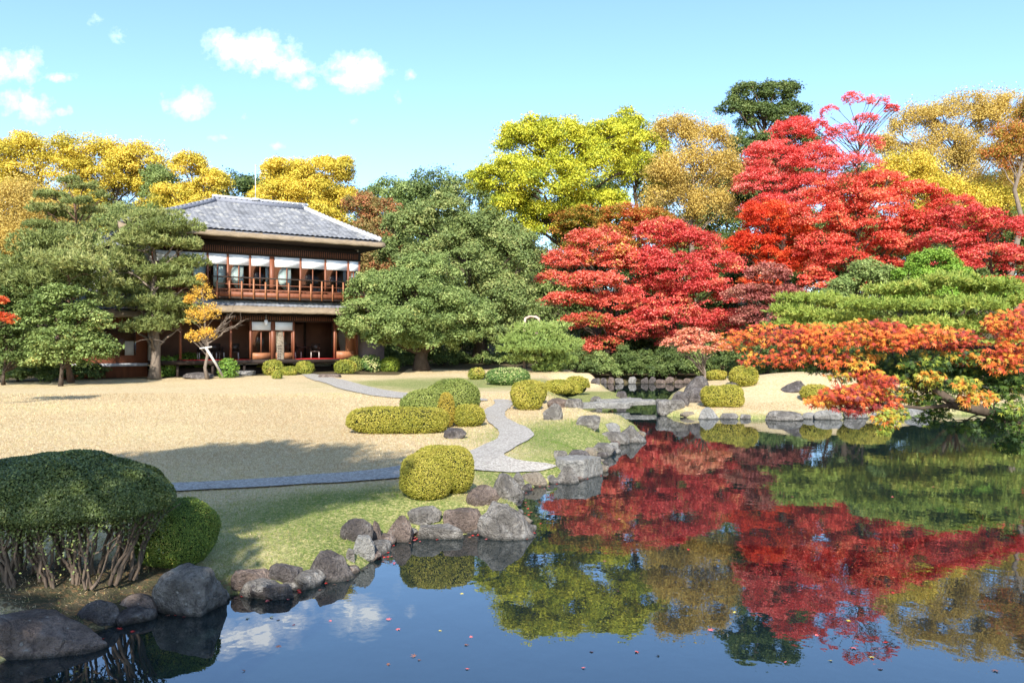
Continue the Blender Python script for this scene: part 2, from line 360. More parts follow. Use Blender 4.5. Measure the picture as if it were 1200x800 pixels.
def tree(name, label, D, blobs, kind, stops, base=None, cat='tree', leaf=.16, cover=2.2, sub=1.0, trunk=None, group=None, bark=None, dz=None, twigs=True, tvar=.8, gap=.12, trans=.3,
         limbs=26, lean=0.0, seed=None):
    """blobs (px, py, rx, ry[, depth shift]) describe the crown's lobes as seen from the camera, at distance D"""
    global rng
    if seed is not None: rng = np.random.default_rng(seed)
    B = []
    for bb in blobs:
        px, py, rx, ry = bb[:4]; dd = bb[4] if len(bb) > 4 else 0; d_ = D+dd
        ry_ = ry*(1.3 if (kind == 'maple' and D > 30) else (1.4 if px < 400 else 1.1) if kind == 'pads' else 1.0); rr = np.array([rx, (rx+ry_)/2 if kind != 'pads' else rx*.8, ry_])*d_/F; B.append((Wp(px, py, d_), rr))
    if D > 55: leaf *= .82
    cx = np.mean([b_[0][0] for b_ in B]) if base is None else (base[0]-600)/F*(D if len(base) < 2 else base[1])
    by = D if (base is None or len(base) < 2) else base[1]
    gz = float(ground(np.array([cx]), np.array([by]))[0])
    root = empty(name, (cx, by, gz)); tag(root, label, cat, group); O = np.array([cx, by, gz])
    zt = max(b_[0][2]+b_[1][2]*.4 for b_ in B); Ht = zt-gz
    r0 = trunk or max(.07, Ht*.019)
    mb = MB(); top = np.array([np.mean([b_[0][0] for b_ in B])-cx, np.mean([b_[0][1] for b_ in B])-by, Ht*.92])
    nseg = 9; tt = np.linspace(0, 1, nseg)[:, None]
    TP = tt*top*np.array([1, 1, 1])*np.array([1, 1, 1]); TP[:, :2] *= (tt**1.3); TP[:, 2] = tt[:, 0]*Ht*.92
    TP[1:-1, :2] += rng.normal(size=(nseg-2, 2))*Ht*.013
    rad = r0*(1-.82*tt[:, 0]); rad[0] *= 1.35; mb.tube(TP, rad, 9)
    if kind == 'pads': cl = [(b_[0], b_[1], None) for b_ in B]
    else: cl = clumpset(B, sub*(1.8 if kind == 'maple' and D > 30 else 1.4), kind)
    # limbs
    sel = rng.permutation(len(cl))[:limbs]
    for i in sel:
        c_ = cl[i][0]-O; zz = np.clip(c_[2]-.75*np.linalg.norm(c_[:2])-.04*Ht, Ht*.16, Ht*.86)
        f_ = zz/(Ht*.92); j = min(nseg-1.001, f_*(nseg-1)); a_ = TP[int(j)]+(TP[int(j)+1]-TP[int(j)])*(j-int(j))
        e = c_ if kind != 'pads' else c_-np.array([0, 0, cl[i][1][2]*.4])
        lk = .26 if kind == 'sparse' else .42; pl = limb(mb, a_, e, r0*lk*(1-f_*.55), r0*(.05 if kind == 'sparse' else .10), 5)
        if twigs:
            for _ in range(3):
                rr = cl[i][1] if np.ndim(cl[i][1]) == 0 else cl[i][1].mean()
                limb(mb, pl[-2], e+sph(1)[0]*rr*.8*np.array([1, 1, .6]), r0*.10, r0*.03, 4, n=4)
    mb.build('trunk', bark or m_bark, root, smooth=True)
    # leaves
    PC = []; NN = []; TI = []; SZ = []
    for ci, (c_, r, d_) in enumerate(cl):
        ct = rng.uniform()
        if kind == 'pads':
            A = math.pi*r[0]*r[1]*1.5; n = int(A*cover/(leaf*leaf*.28)*1.2)
            u_ = sph(n); u_[:, 2] = np.where(u_[:, 2] < -.1, -u_[:, 2], u_[:, 2])
            q = rng.uniform(0, 1, n)**.35
            lf = 1+.22*lump(u_*2.6+ci, 1.6, ci+11)
            P_ = c_+u_*r*q[:, None]*lf[:, None]*np.array([1, 1, 1.0]); P_[:, 2] += .12*r[0]*lump(P_, 2.2/max(.4, r[0])*1.2, 5)*.5
            nt_ = max(3, n//9); pick = rng.integers(0, nt_, n); P_ = P_[pick]; tt_ = rng.uniform(0, 1, nt_)[pick]
            N_ = norm(u_[pick]*np.array([.5, .5, .2])+np.array([0, 0, .45])+rng.normal(size=(n, 3))*.62); P_ = P_+rng.normal(size=(n, 3))*leaf*.16
            ti = .3*ct+.7*(.6*tt_+.4*rng.uniform(0, 1, n))*tvar+.3*(1-tvar)
        else:
            if kind == 'maple': rv = np.array([1.2, 1.2, .42])*r*np.exp(rng.normal()*.12)
            elif kind == 'sparse': rv = np.array([1, 1, .7])*r
            else: rv = np.array([1, 1, .78])*r
            A = 4*math.pi*r*r*(.42 if kind == 'maple' else .8); n = max(8, int(A*cover/(leaf*leaf*.45)*.42))
            u_ = sph(n)
            if kind == 'broad': u_[:, 2] = np.where((u_[:, 2] < -.2) & (rng.uniform(size=n) < .7), -u_[:, 2], u_[:, 2])
            q = rng.uniform(0, 1, n)**(.30 if kind == 'broad' else .6)*np.where(rng.uniform(size=n) < .12, rng.uniform(1, 1.5, n), 1)
            lf = 1+.26*lump(u_*1.7+ci*3.1, 1.9, ci % 37+3)
            P_ = c_+u_*rv*q[:, None]*lf[:, None]
            if kind == 'sparse': P_ += rng.normal(size=P_.shape)*r*.45
            if kind == 'maple':   # sprays sag outward
                hd = np.linalg.norm((P_-c_)[:, :2], axis=1); P_[:, 2] -= .16*hd*hd/r
                N_ = norm(np.array([0, 0, 1.0])+u_*.35+rng.normal(size=(n, 3))*.55)
            else: N_ = norm(u_*1.0+np.array([0, 0, .35])+rng.normal(size=(n, 3))*.6)
            ti = (.5-.5*tvar)+tvar*(.5*ct+.5*rng.uniform(0, 1, n))
        if kind == 'maple' and D > 30: ti = ti+.13*lump(P_, .9, 31)+.10*lump(P_, 3.2, 32)
        if gap > 0:
            k_ = lump(P_, 3.6, 77)+rng.normal(size=len(P_))*.4 > -1.6+gap*2.2; P_ = P_[k_]; N_ = N_[k_]; ti = ti[k_]
        PC.append(P_); NN.append(N_); TI.append(ti); SZ.append(np.full(len(P_), leaf)*rng.uniform(.6, 1.25, len(P_)))
    PC = np.vstack(PC)-O; NN = np.vstack(NN); TI = np.concatenate(TI); SZ = np.concatenate(SZ)
    if kind == 'pads': V, Q = needles(PC, NN, SZ*.95, SZ.mean()*.30)
    else: V, Q = quads(PC, NN, SZ, SZ*.62)
    key = tuple(stops)
    if key not in CT: CT[key] = leafmat('leaves_'+name+str(len(CT)), stops, trans)
    mesh_np('crown', V, Q, CT[key], root, tint=np.clip(TI, 0, 1))
    global NQ; NQ += len(Q)
    return root
NQ = 0
# leaf colour families
RED = ((0, (.24, .24, .05)), (.12, (.50, .07, .04)), (.42, (.80, .10, .075)), (.72, (.88, .22, .14)), (1, (.86, .40, .16)))
CRIM = ((0, (.24, .24, .05)), (.12, (.40, .05, .04)), (.5, (.74, .09, .085)), (.82, (.86, .23, .17)), (1, (.84, .40, .15)))
CORAL = ((0, (.26, .26, .05)), (.12, (.55, .10, .05)), (.5, (.84, .17, .12)), (.85, (.86, .30, .19)), (1, (.66, .46, .09)))
ORNG = ((0, (.50, .06, .03)), (.5, (.74, .15, .05)), (1, (.72, .36, .06)))
ORGR = ((0, (.14, .17, .03)), (.4, (.36, .26, .04)), (.7, (.62, .20, .06)), (1, (.68, .12, .06)))
PURP = ((0, (.28, .07, .06)), (.5, (.48, .16, .13)), (1, (.58, .30, .19)))
PINK = ((0, (.55, .10, .06)), (.3, (.78, .09, .09)), (.6, (.88, .19, .17)), (1, (.88, .40, .30)))
GOLD = ((0, (.20, .20, .03)), (.3, (.50, .42, .05)), (.7, (.80, .60, .08)), (1, (.86, .58, .17)))
YGRN = ((0, (.10, .15, .02)), (.3, (.34, .38, .03)), (.65, (.62, .60, .05)), (1, (.80, .68, .07)))
STRW = ((0, (.30, .22, .07)), (.5, (.55, .40, .10)), (1, (.74, .52, .12)))
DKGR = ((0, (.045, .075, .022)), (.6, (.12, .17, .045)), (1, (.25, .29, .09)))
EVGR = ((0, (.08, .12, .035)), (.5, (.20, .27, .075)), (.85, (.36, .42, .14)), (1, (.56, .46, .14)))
PINE = ((0, (.08, .11, .03)), (.5, (.24, .28, .085)), (1, (.50, .47, .18)))
PINY = ((0, (.10, .16, .03)), (.5, (.30, .38, .07)), (1, (.60, .50, .13)))
BRGR = ((0, (.08, .16, .02)), (.5, (.20, .34, .04)), (1, (.38, .50, .08)))
REDG = ((0, (.12, .14, .04)), (.5, (.30, .22, .07)), (.75, (.50, .16, .08)), (1, (.58, .30, .10)))
GREY = ((0, (.09, .13, .04)), (.55, (.22, .28, .085)), (1, (.46, .44, .16)))
# ---- far wooded ridge behind everything: each tree its own thing
i = 0
for px, top, Dd, st in ((-30, 235, 98, DKGR), (60, 225, 102, DKGR), (190, 222, 96, GREY), (275, 198, 92, DKGR), (345, 190, 90, DKGR), (400, 215, 96, DKGR), (455, 204, 92, EVGR), (505, 200, 96, DKGR), (548, 203, 94, GREY),
                        (600, 215, 100, DKGR), (690, 205, 100, DKGR), (780, 190, 96, DKGR), (850, 190, 98, EVGR), (930, 175, 98, DKGR), (1010, 190, 100, DKGR), (1090, 200, 98, GREY), (1170, 190, 96, DKGR), (1240, 170, 98, DKGR)):
    where = ['behind the left edge of the gold trees', 'behind the twin gold trees', 'behind the orange tinged tree', 'just left of the golden tree over the roof', 'peeking over the golden tree above the roof',
             'right of the golden tree over the roof', 'left of the gap above the round evergreen', 'above the round evergreen', 'right above the round evergreen', 'left behind the yellow green tree', 'behind the yellow green tree',
             'behind the bare straw tree', 'below the tall dark green tree', 'right of the tall dark green tree', 'behind the tall pink maple', 'behind the see-through gold tree', 'behind the rust tree', 'beyond the right edge of the rust tree'][i]
    h = (HZ-top)
    tree('evergreen_tree', 'distant dark evergreen on the wooded ridge '+where, Dd, [(px, top+34, 40, 32), (px-12, top+85, 46, 45), (px+20, top+130, 44, 55)], 'broad', st, leaf=.34, cover=1.5, sub=.9, group='evergreens on the wooded ridge', limbs=10, twigs=False, seed=100+i)
    i += 1
# ---- dark evergreens filling the wood behind the maples and the house
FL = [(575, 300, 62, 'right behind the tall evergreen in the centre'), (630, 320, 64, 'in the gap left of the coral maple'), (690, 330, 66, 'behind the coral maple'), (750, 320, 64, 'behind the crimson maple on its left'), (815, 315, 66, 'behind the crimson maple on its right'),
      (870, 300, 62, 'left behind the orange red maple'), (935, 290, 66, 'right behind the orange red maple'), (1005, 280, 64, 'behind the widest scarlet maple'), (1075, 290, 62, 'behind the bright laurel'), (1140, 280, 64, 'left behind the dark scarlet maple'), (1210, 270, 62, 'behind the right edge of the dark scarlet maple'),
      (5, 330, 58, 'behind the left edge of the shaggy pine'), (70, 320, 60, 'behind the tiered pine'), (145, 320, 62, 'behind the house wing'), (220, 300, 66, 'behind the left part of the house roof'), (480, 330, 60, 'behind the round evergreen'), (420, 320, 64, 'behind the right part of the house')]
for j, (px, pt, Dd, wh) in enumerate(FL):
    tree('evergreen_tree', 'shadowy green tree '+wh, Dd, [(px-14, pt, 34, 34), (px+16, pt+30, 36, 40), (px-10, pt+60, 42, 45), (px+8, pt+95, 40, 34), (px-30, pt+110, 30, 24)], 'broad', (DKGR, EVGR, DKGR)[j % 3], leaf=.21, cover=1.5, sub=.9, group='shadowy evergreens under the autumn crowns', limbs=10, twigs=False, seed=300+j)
# ---- left group
tree('ginkgo_tree', 'golden yellow tree at the far left skyline, the leftmost gold crown', 74, [(30, 195, 42, 40), (75, 200, 40, 42), (10, 235, 45, 40), (85, 250, 40, 40), (50, 290, 50, 50)], 'broad', GOLD, leaf=.21, cover=1.5, group='golden trees on the skyline', seed=1, bark=m_bark, gap=.15)
tree('ginkgo_tree', 'golden yellow tree behind the left pines with a flat wide top', 76, [(125, 200, 45, 36), (165, 205, 36, 40), (140, 240, 50, 40), (110, 290, 60, 60)], 'broad', GOLD, leaf=.21, cover=1.5, group='golden trees on the skyline', seed=2, gap=.15)
tree('zelkova_tree', 'straw brown thinning tree at the left edge below the gold crown', 62, [(15, 245, 40, 35), (60, 255, 45, 32), (25, 290, 50, 40), (-20, 270, 40, 45)], 'sparse', STRW, leaf=.17, cover=1.3, seed=3, gap=.25, bark=m_barkp)
tree('evergreen_tree', 'grey green bushy tree between the gold trees and the house roof', 60, [(135, 270, 32, 38), (160, 310, 40, 50), (110, 330, 50, 60)], 'broad', GREY, leaf=.17, cover=1.7, seed=4)
tree('evergreen_tree', 'dark green tree left of the orange tinged tree', 66, [(190, 222, 24, 30), (205, 255, 30, 35), (180, 290, 30, 60)], 'broad', EVGR, leaf=.18, cover=1.7, seed=5)
tree('autumn_tree', 'yellow tree with orange tints above the left slope of the roof', 64, [(222, 200, 26, 22), (210, 232, 35, 22), (250, 222, 28, 24), (240, 260, 45, 35), (225, 310, 40, 60)], 'broad', GOLD, leaf=.18, cover=1.6, seed=6, gap=.15)
tree('golden_tree', 'golden tree with a wide crown right above the ridge of the house', 62, [(335, 205, 34, 22), (385, 205, 36, 24), (365, 228, 52, 24), (320, 235, 36, 24), (400, 240, 28, 22), (360, 280, 55, 50)], 'broad', GOLD, leaf=.18, cover=1.9, sub=1.1, seed=7)
tree('autumn_tree', 'green tree flushed red beside the right end of the roof', 56, [(425, 242, 26, 18), (450, 250, 24, 20), (430, 275, 34, 26), (440, 320, 34, 55)], 'broad', REDG, leaf=.16, cover=1.9, seed=8)
# ---- garden pines on the left
tree('pine_tree', 'tiered garden pine at the back left with narrow cloud pads', 40, [(80, 213, 14, 4), (100, 220, 20, 4, .5), (118, 231, 12, 4), (62, 230, 20, 4), (92, 237, 20, 4, -1), (56, 246, 24, 5), (108, 249, 18, 4), (76, 256, 26, 5, 1), (116, 265, 18, 4), (58, 268, 28, 5), (94, 277, 26, 5), (70, 290, 34, 6)],
     'pads', PINE, leaf=.17, cover=3.0, bark=m_barkr, seed=9, group='garden pines in front of the house', limbs=14)
tree('pine_tree', 'broad shaggy pine with an unbroken crown left of the tiered pine', 36, [(60, 290, 45, 18), (100, 300, 36, 16), (40, 315, 45, 18), (95, 325, 38, 18), (65, 335, 55, 22), (30, 345, 40, 18), (105, 348, 28, 16), (15, 330, 30, 20), (80, 312, 40, 16, -2), (128, 335, 22, 12), (122, 358, 24, 12), (132, 312, 18, 10)],
     'pads', PINE, leaf=.2, cover=2.6, bark=m_barkr, seed=10, group='garden pines in front of the house', limbs=14)
tree('pine_tree', 'tall cloud pruned pine standing before the left corner of the house', 38.5, [(178, 259, 34, 9), (220, 271, 20, 8), (155, 273, 22, 7, 1), (166, 287, 32, 9, -.6), (214, 288, 28, 9), (190, 278, 30, 9, .8), (150, 313, 28, 9), (213, 312, 30, 9, .5), (190, 320, 30, 8, -.5), (146, 343, 26, 8), (176, 332, 28, 7, .8), (214, 335, 26, 7, -.5), (160, 356, 30, 7, -.5), (197, 362, 34, 11), (212, 378, 20, 11, .6), (175, 386, 33, 15, -.8), (150, 300, 22, 8, 1), (143, 328, 22, 8, 1), (182, 345, 26, 8, 1), (185, 272, 34, 9, -.5), (145, 358, 22, 9, 1), (150, 374, 20, 8, 1)],
     'pads', PINE, base=(181, 38.8), leaf=.17, cover=3.2, bark=m_barkp, trunk=.24, seed=11, group='garden pines in front of the house', limbs=18)
tree('camellia_tree', 'bright green layered broadleaf bush tree low at the left', 34, [(75, 352, 38, 18), (45, 372, 30, 20), (100, 375, 36, 20), (80, 398, 46, 22), (110, 410, 30, 18), (70, 420, 38, 15), (50, 345, 34, 20, 2)], 'maple', EVGR, leaf=.13, cover=2.6, sub=1.3, seed=12)
tree('yew_tree', 'dark shaded conifer bush at the lower left edge', 34.5, [(10, 410, 36, 30), (45, 420, 24, 20), (-20, 380, 40, 50), (15, 370, 25, 25, 2)], 'maple', DKGR, leaf=.14, cover=2.2, sub=1.2, seed=13)
tree('maple_tree', 'small orange red maple spray reaching in at the left edge', 24, [(-12, 352, 24, 8), (-6, 374, 26, 9), (-40, 365, 40, 18)], 'maple', ORNG, base=(-60, 24), leaf=.10, cover=2.6, sub=1.3, seed=14, trunk=.06)
tree('plum_tree', 'slender yellow leaved young tree with half bare branches before the house', 38, [(238, 345, 14, 16), (230, 372, 14, 18), (247, 368, 14, 16), (226, 396, 10, 10), (243, 392, 12, 10), (236, 328, 6, 10), (222, 352, 7, 9)], 'sparse', ((0, (.50, .26, .05)), (.5, (.80, .48, .07)), (1, (.90, .66, .14))), base=(243, 38.2), leaf=.07, cover=.24, sub=2.6, seed=15, trunk=.085, bark=m_barkp, gap=.3, limbs=40)
def bare():
    root = [o_ for o_ in C.objects if o_.get('label', '').startswith('slender yellow')][0]; b_ = np.array(root.location); mb = MB(); r0 = Wp(243, 398, 38.2)-b_
    for k in range(7):
        e = Wp(rng.uniform(256, 290), rng.uniform(362, 394), 38+rng.normal()*.4)-b_; pl = limb(mb, r0+[0, 0, rng.uniform(-.3, .3)], e, .03, .008, 5, .10, .05, n=7)
        for _ in range(5): j_ = rng.integers(3, 7); limb(mb, pl[j_], pl[j_]+np.array([rng.uniform(0, .5), rng.normal()*.2, rng.uniform(-.1, .5)]), .010, .004, 4, .1, n=4)
    mb.build('bare_branches', m_barkp, root, True)
bare()
# ---- centre
tree('evergreen_tree', 'large round evergreen hiding the right corner of the house', 44, [(440, 345, 36, 32), (430, 372, 36, 28, -1), (480, 350, 42, 38), (520, 365, 42, 36, -1), (470, 385, 40, 28, -1.6), (530, 392, 36, 24), (560, 380, 26, 32), (500, 320, 40, 26, .5), (455, 398, 34, 18, -.5), (505, 402, 40, 16), (415, 385, 22, 24)], 'broad', EVGR, base=(494, 45.5), leaf=.125, cover=2.6, sub=1.5, seed=16, trunk=.42, tvar=.9, limbs=30)
tree('evergreen_tree', 'taller evergreen rising behind the large round one', 50, [(480, 265, 36, 26), (520, 255, 40, 28), (560, 275, 42, 30), (600, 300, 36, 42), (540, 310, 55, 40), (590, 350, 38, 45), (470, 300, 34, 26), (575, 385, 34, 36), (520, 370, 50, 50)], 'broad', GREY, base=(560, 51), leaf=.15, cover=2.3, sub=1.4, seed=17, trunk=.4, tvar=.9)
tree('camphor_tree', 'big yellow green tree with the widest crown in the middle of the skyline', 62, [(620, 170, 44, 34), (600, 205, 38, 32), (665, 170, 48, 32), (640, 215, 55, 38, -2), (705, 200, 44, 40), (720, 170, 38, 30), (600, 250, 34, 30), (650, 265, 50, 34), (570, 215, 26, 24), (700, 250, 40, 40)], 'broad', YGRN, base=(700, 62), leaf=.20, cover=1.8, sub=1.25, seed=18, trunk=.5, tvar=1.0, gap=.1)
tree('golden_tree', 'yellow green treetop just behind the right shoulder of the big yellow green tree', 70, [(735, 155, 32, 26), (760, 175, 28, 28), (745, 215, 40, 40)], 'broad', YGRN, leaf=.21, cover=1.6, seed=19, tvar=.9)
tree('zelkova_tree', 'thin straw coloured tree with see-through branches right of the yellow green tree', 64, [(790, 155, 26, 24), (825, 170, 36, 32), (800, 205, 46, 32), (845, 205, 28, 34), (790, 240, 40, 30), (830, 245, 36, 26)], 'sparse', STRW, leaf=.17, cover=1.25, sub=1.3, seed=20, bark=m_barkp, gap=.2, limbs=40, tvar=.9)
tree('oak_tree', 'tall dark green tree standing highest against the sky', 72, [(880, 112, 30, 18), (915, 110, 26, 17), (862, 130, 24, 15), (925, 135, 26, 18), (895, 142, 36, 24), (880, 175, 34, 26), (930, 170, 30, 30), (900, 220, 50, 50)], 'broad', DKGR, leaf=.21, cover=1.9, sub=1.3, seed=21, tvar=1.0)
tree('maple_tree', 'orange and green maple half hidden below the yellow green tree', 60, [(680, 262, 40, 20), (730, 258, 40, 20), (700, 290, 50, 28), (770, 275, 36, 28)], 'maple', ORGR, leaf=.17, cover=2.2, sub=1.3, seed=22, tvar=1.0)
MPL = 'red maples across the pond'
tree('maple_tree', 'coral red maple nearest the small green pine, leftmost of the red maples', 54, [(700, 285, 40, 18), (665, 305, 34, 14), (725, 305, 36, 16), (650, 328, 30, 10), (695, 330, 45, 14, -1), (668, 352, 40, 10, -1), (715, 355, 36, 14), (690, 378, 38, 12, -1), (735, 385, 30, 16), (705, 405, 30, 12), (680, 420, 16, 10)], 'maple', CORAL, base=(720, 55), leaf=.15, cover=2.0, sub=1.5, seed=23, group=MPL, tvar=1.0, limbs=34, gap=.1)
tree('maple_tree', 'deep crimson rounded maple in the middle of the far bank', 54.5, [(775, 275, 40, 18), (810, 285, 40, 18), (755, 305, 40, 18), (835, 310, 40, 20), (790, 318, 50, 20, -1), (765, 345, 44, 20), (825, 345, 46, 22, -1), (785, 372, 50, 20, -1), (840, 378, 36, 18), (755, 388, 34, 16), (800, 398, 36, 12)], 'maple', CRIM, gap=.2, base=(790, 55.5), leaf=.15, cover=2.2, sub=1.6, seed=24, group=MPL, tvar=1.0, limbs=34)
tree('maple_tree', 'brilliant orange red maple between the crimson and the tall scarlet ones', 56, [(895, 255, 34, 22), (925, 275, 34, 20), (880, 290, 34, 20), (915, 310, 36, 20), (890, 335, 30, 14)], 'maple', ((0, (.60, .04, .02)), (.6, (.82, .12, .04)), (1, (.84, .26, .07))), leaf=.15, cover=2.4, sub=1.5, seed=25, group=MPL, tvar=1.0)
tree('maple_tree', 'dull purple brown maple in front of the orange red one', 50, [(900, 322, 30, 14), (880, 345, 34, 14), (920, 348, 30, 14), (895, 370, 40, 13), (935, 372, 20, 10)], 'maple', PURP, leaf=.13, cover=2.3, sub=1.5, seed=26, group=MPL, tvar=1.0)
tree('maple_tree', 'tall scarlet maple left of the pink treetop', 60, [(930, 155, 30, 16), (905, 185, 38, 20), (950, 190, 40, 22), (890, 215, 32, 22), (940, 225, 42, 24), (900, 250, 36, 22)], 'maple', PINK, leaf=.16, cover=2.1, sub=1.5, seed=27, group=MPL, tvar=1.0, gap=.1)
tree('maple_tree', 'tall thin pink treetop sticking up into the sky', 60, [(1000, 116, 16, 8), (1028, 118, 16, 8), (972, 133, 14, 9), (1015, 142, 20, 9), (1045, 128, 10, 6), (985, 160, 24, 14), (1015, 170, 24, 12), (960, 148, 12, 8), (1000, 200, 40, 20)], 'maple', PINK, base=(1000, 60), leaf=.14, cover=1.0, sub=2.4, seed=28, group=MPL, tvar=1.0, gap=.45, trunk=.16, limbs=40)
tree('maple_tree', 'widest scarlet maple sloping down to the pines on the right bank', 54, [(985, 230, 48, 22), (1030, 245, 46, 22), (1075, 265, 40, 18), (960, 255, 42, 22), (1010, 275, 50, 22), (965, 290, 40, 20), (1050, 290, 44, 16), (985, 312, 44, 18), (960, 330, 26, 14), (1035, 312, 26, 12), (1000, 335, 30, 8), (1070, 225, 34, 12), (1115, 240, 36, 11), (1095, 260, 40, 14), (1030, 212, 34, 12)], 'maple', RED, gap=.25, base=(985, 55), leaf=.15, cover=2.3, sub=1.5, seed=29, group=MPL, tvar=1.0, limbs=34)
tree('maple_tree', 'dark scarlet maple at the right edge of the picture', 50, [(1130, 255, 46, 14), (1175, 270, 46, 16), (1110, 280, 40, 12), (1160, 298, 50, 13), (1200, 310, 40, 14), (1120, 310, 36, 8), (1180, 330, 40, 8)], 'maple', CRIM, base=(1170, 51), leaf=.14, cover=2.1, sub=1.5, seed=30, group=MPL, tvar=1.0, gap=.15)
tree('zelkova_tree', 'see-through golden tree with bare branches on the right skyline', 68, [(1080, 145, 40, 24), (1130, 135, 44, 26), (1180, 140, 42, 30), (1050, 175, 34, 24), (1105, 180, 48, 28), (1160, 190, 46, 30), (1060, 215, 40, 26), (1120, 230, 50, 30), (1200, 230, 44, 40)], 'sparse', STRW, leaf=.17, cover=1.15, sub=1.4, seed=31, bark=m_barkp, gap=.3, limbs=60, tvar=1.0)
tree('golden_tree', 'yellow tree glowing below the see-through golden one', 63, [(1060, 200, 40, 20), (1030, 215, 36, 20), (1090, 225, 44, 22), (1150, 240, 50, 24), (1110, 250, 50, 20)], 'sparse', GOLD, leaf=.18, cover=1.7, sub=1.3, seed=32, tvar=1.0)
tree('oak_tree', 'rust brown tree at the top right edge', 60, [(1185, 160, 28, 18), (1200, 185, 34, 22), (1165, 180, 20, 12), (1215, 140, 24, 30)], 'sparse', ORGR, leaf=.16, cover=1.6, sub=1.3, seed=33, bark=m_barkp, tvar=.8)
tree('laurel_tree', 'glossy green broadleaf tree below the scarlet maple', 46, [(1020, 320, 32, 16), (1000, 340, 34, 18), (1045, 335, 28, 18), (975, 355, 30, 18), (1010, 368, 40, 18)], 'broad', EVGR, leaf=.14, cover=2.0, sub=1.3, seed=34)
tree('laurel_tree', 'brightest green broadleaf tree right above the spreading pine', 45, [(1095, 308, 34, 16), (1070, 325, 30, 16), (1115, 325, 34, 16), (1085, 350, 50, 20), (1160, 350, 50, 24)], 'broad', BRGR, leaf=.14, cover=2.1, sub=1.3, seed=35)
tree('pine_tree', 'low spreading dark green pine on the mound at the right', 38, [(945, 352, 36, 8), (985, 358, 36, 8, .6), (925, 365, 28, 8), (960, 372, 40, 8, -1), (1000, 376, 34, 9), (930, 382, 36, 7), (970, 388, 44, 8, -1)], 'pads', PINY, base=(970, 40), leaf=.2, cover=3.0, seed=36, bark=m_barkr, group='spreading pines on the right bank', tvar=.5)
tree('pine_tree', 'widest yellow green pine with layered arms on the right bank', 36, [(1060, 342, 44, 10), (1110, 334, 44, 11), (1160, 340, 46, 12), (1035, 360, 42, 9, -1), (1085, 362, 50, 11), (1140, 362, 50, 13, -1), (1195, 360, 40, 14), (1070, 382, 48, 10, -1), (1130, 388, 50, 12), (1180, 385, 48, 14), (1050, 400, 40, 10), (1110, 408, 50, 12), (1170, 410, 50, 12)], 'pads', PINY, base=(1120, 38), leaf=.2, cover=3.0, seed=37, bark=m_barkr, group='spreading pines on the right bank', tvar=.9)
tree('pine_tree', 'small soft green pine behind the variegated shrub', 45, [(632, 388, 36, 9), (612, 400, 30, 8, -.6), (655, 402, 30, 9), (632, 412, 44, 9, -1), (615, 422, 24, 8), (655, 424, 24, 9), (640, 434, 20, 7)], 'pads', ((0, (.14, .20, .05)), (.5, (.27, .36, .09)), (1, (.44, .48, .15))), leaf=.2, cover=2.8, seed=38, bark=m_barkr)
tree('maple_tree', 'little pale coral maple with white stems at the left end of the mound', 36, [(810, 392, 22, 8), (790, 402, 18, 6), (830, 398, 20, 8), (815, 410, 24, 6, -.5), (845, 408, 14, 7)], 'maple', ((0, (.62, .20, .12)), (.5, (.78, .30, .20)), (1, (.80, .45, .22))), base=(826, 36.5), leaf=.10, cover=1.7, sub=1.5, seed=39, trunk=.07, bark=m_barkp, gap=.1)
# tree behind the camera on the left, whose shade falls over the near lawn
def behind():
    D0 = 1.0
    global rng; rng = np.random.default_rng(50)
    root = empty('evergreen_tree', (-6.1, -2.9, .4)); tag(root, 'broad evergreen beside the pond behind the viewpoint', 'tree')
    mb = MB(); mb.tube([(0, 0, 0), (.1, .1, 3), (0, 0, 6), (.1, 0, 10.8)], [.26, .2, .16, .06], 9)
    PC = []; 
    for k in range(95):
        d = sph(1)[0]; c = np.array([0, 0, 10.6])+d*np.array([3.5, 2.7, 2.3])*rng.uniform(.35, .95); r = rng.uniform(.6, 1.1)
        if k < 24: limb(mb, (0, 0, 5+.05*k), c, .07, .02)
        PC.append(c+sph(430)*r*rng.uniform(.3, 1, (430, 1)))
    for k in range(27):
        c = np.array([rng.uniform(-1.6, 3.8), rng.uniform(-1.5, 1.2), rng.uniform(5.6, 7.2)]); limb(mb, (0, 0, 4), c, .05, .015); PC.append(c+sph(230)*rng.uniform(.4, .75)*rng.uniform(.3, 1, (230, 1)))
    mb.build('trunk', m_bark, root, True)
    PC = np.vstack(PC); V, Q = quads(PC, norm(rng.normal(size=PC.shape)+[0, 0, .4]), .2, .14)
    mesh_np('crown', V, Q, CT[tuple(EVGR)], root, tint=rng.uniform(0, 1, len(Q)))
behind()
# ------------------------------------------------------------------ clipped bushes
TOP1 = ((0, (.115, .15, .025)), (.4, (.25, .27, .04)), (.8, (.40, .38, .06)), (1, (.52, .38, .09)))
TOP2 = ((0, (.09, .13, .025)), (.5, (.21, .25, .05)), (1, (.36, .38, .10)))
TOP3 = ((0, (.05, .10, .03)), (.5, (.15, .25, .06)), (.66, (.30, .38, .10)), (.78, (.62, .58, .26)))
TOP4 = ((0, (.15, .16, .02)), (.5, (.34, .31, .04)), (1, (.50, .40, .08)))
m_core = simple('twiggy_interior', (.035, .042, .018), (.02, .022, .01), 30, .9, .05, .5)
_v = []; _u, _w2 = np.meshgrid(np.linspace(0, 2*np.pi, 40, endpoint=False), np.linspace(-np.pi/2, np.pi/2, 22))
_US = np.stack([np.cos(_u)*np.cos(_w2), np.sin(_u)*np.cos(_w2), np.sin(_w2)], -1).reshape(-1, 3)
_id = np.arange(40*22).reshape(22, 40); _UQ = np.stack([_id[:-1], np.roll(_id, -1, 1)[:-1], np.roll(_id, -1, 1)[1:], _id[1:]], -1).reshape(-1, 4)
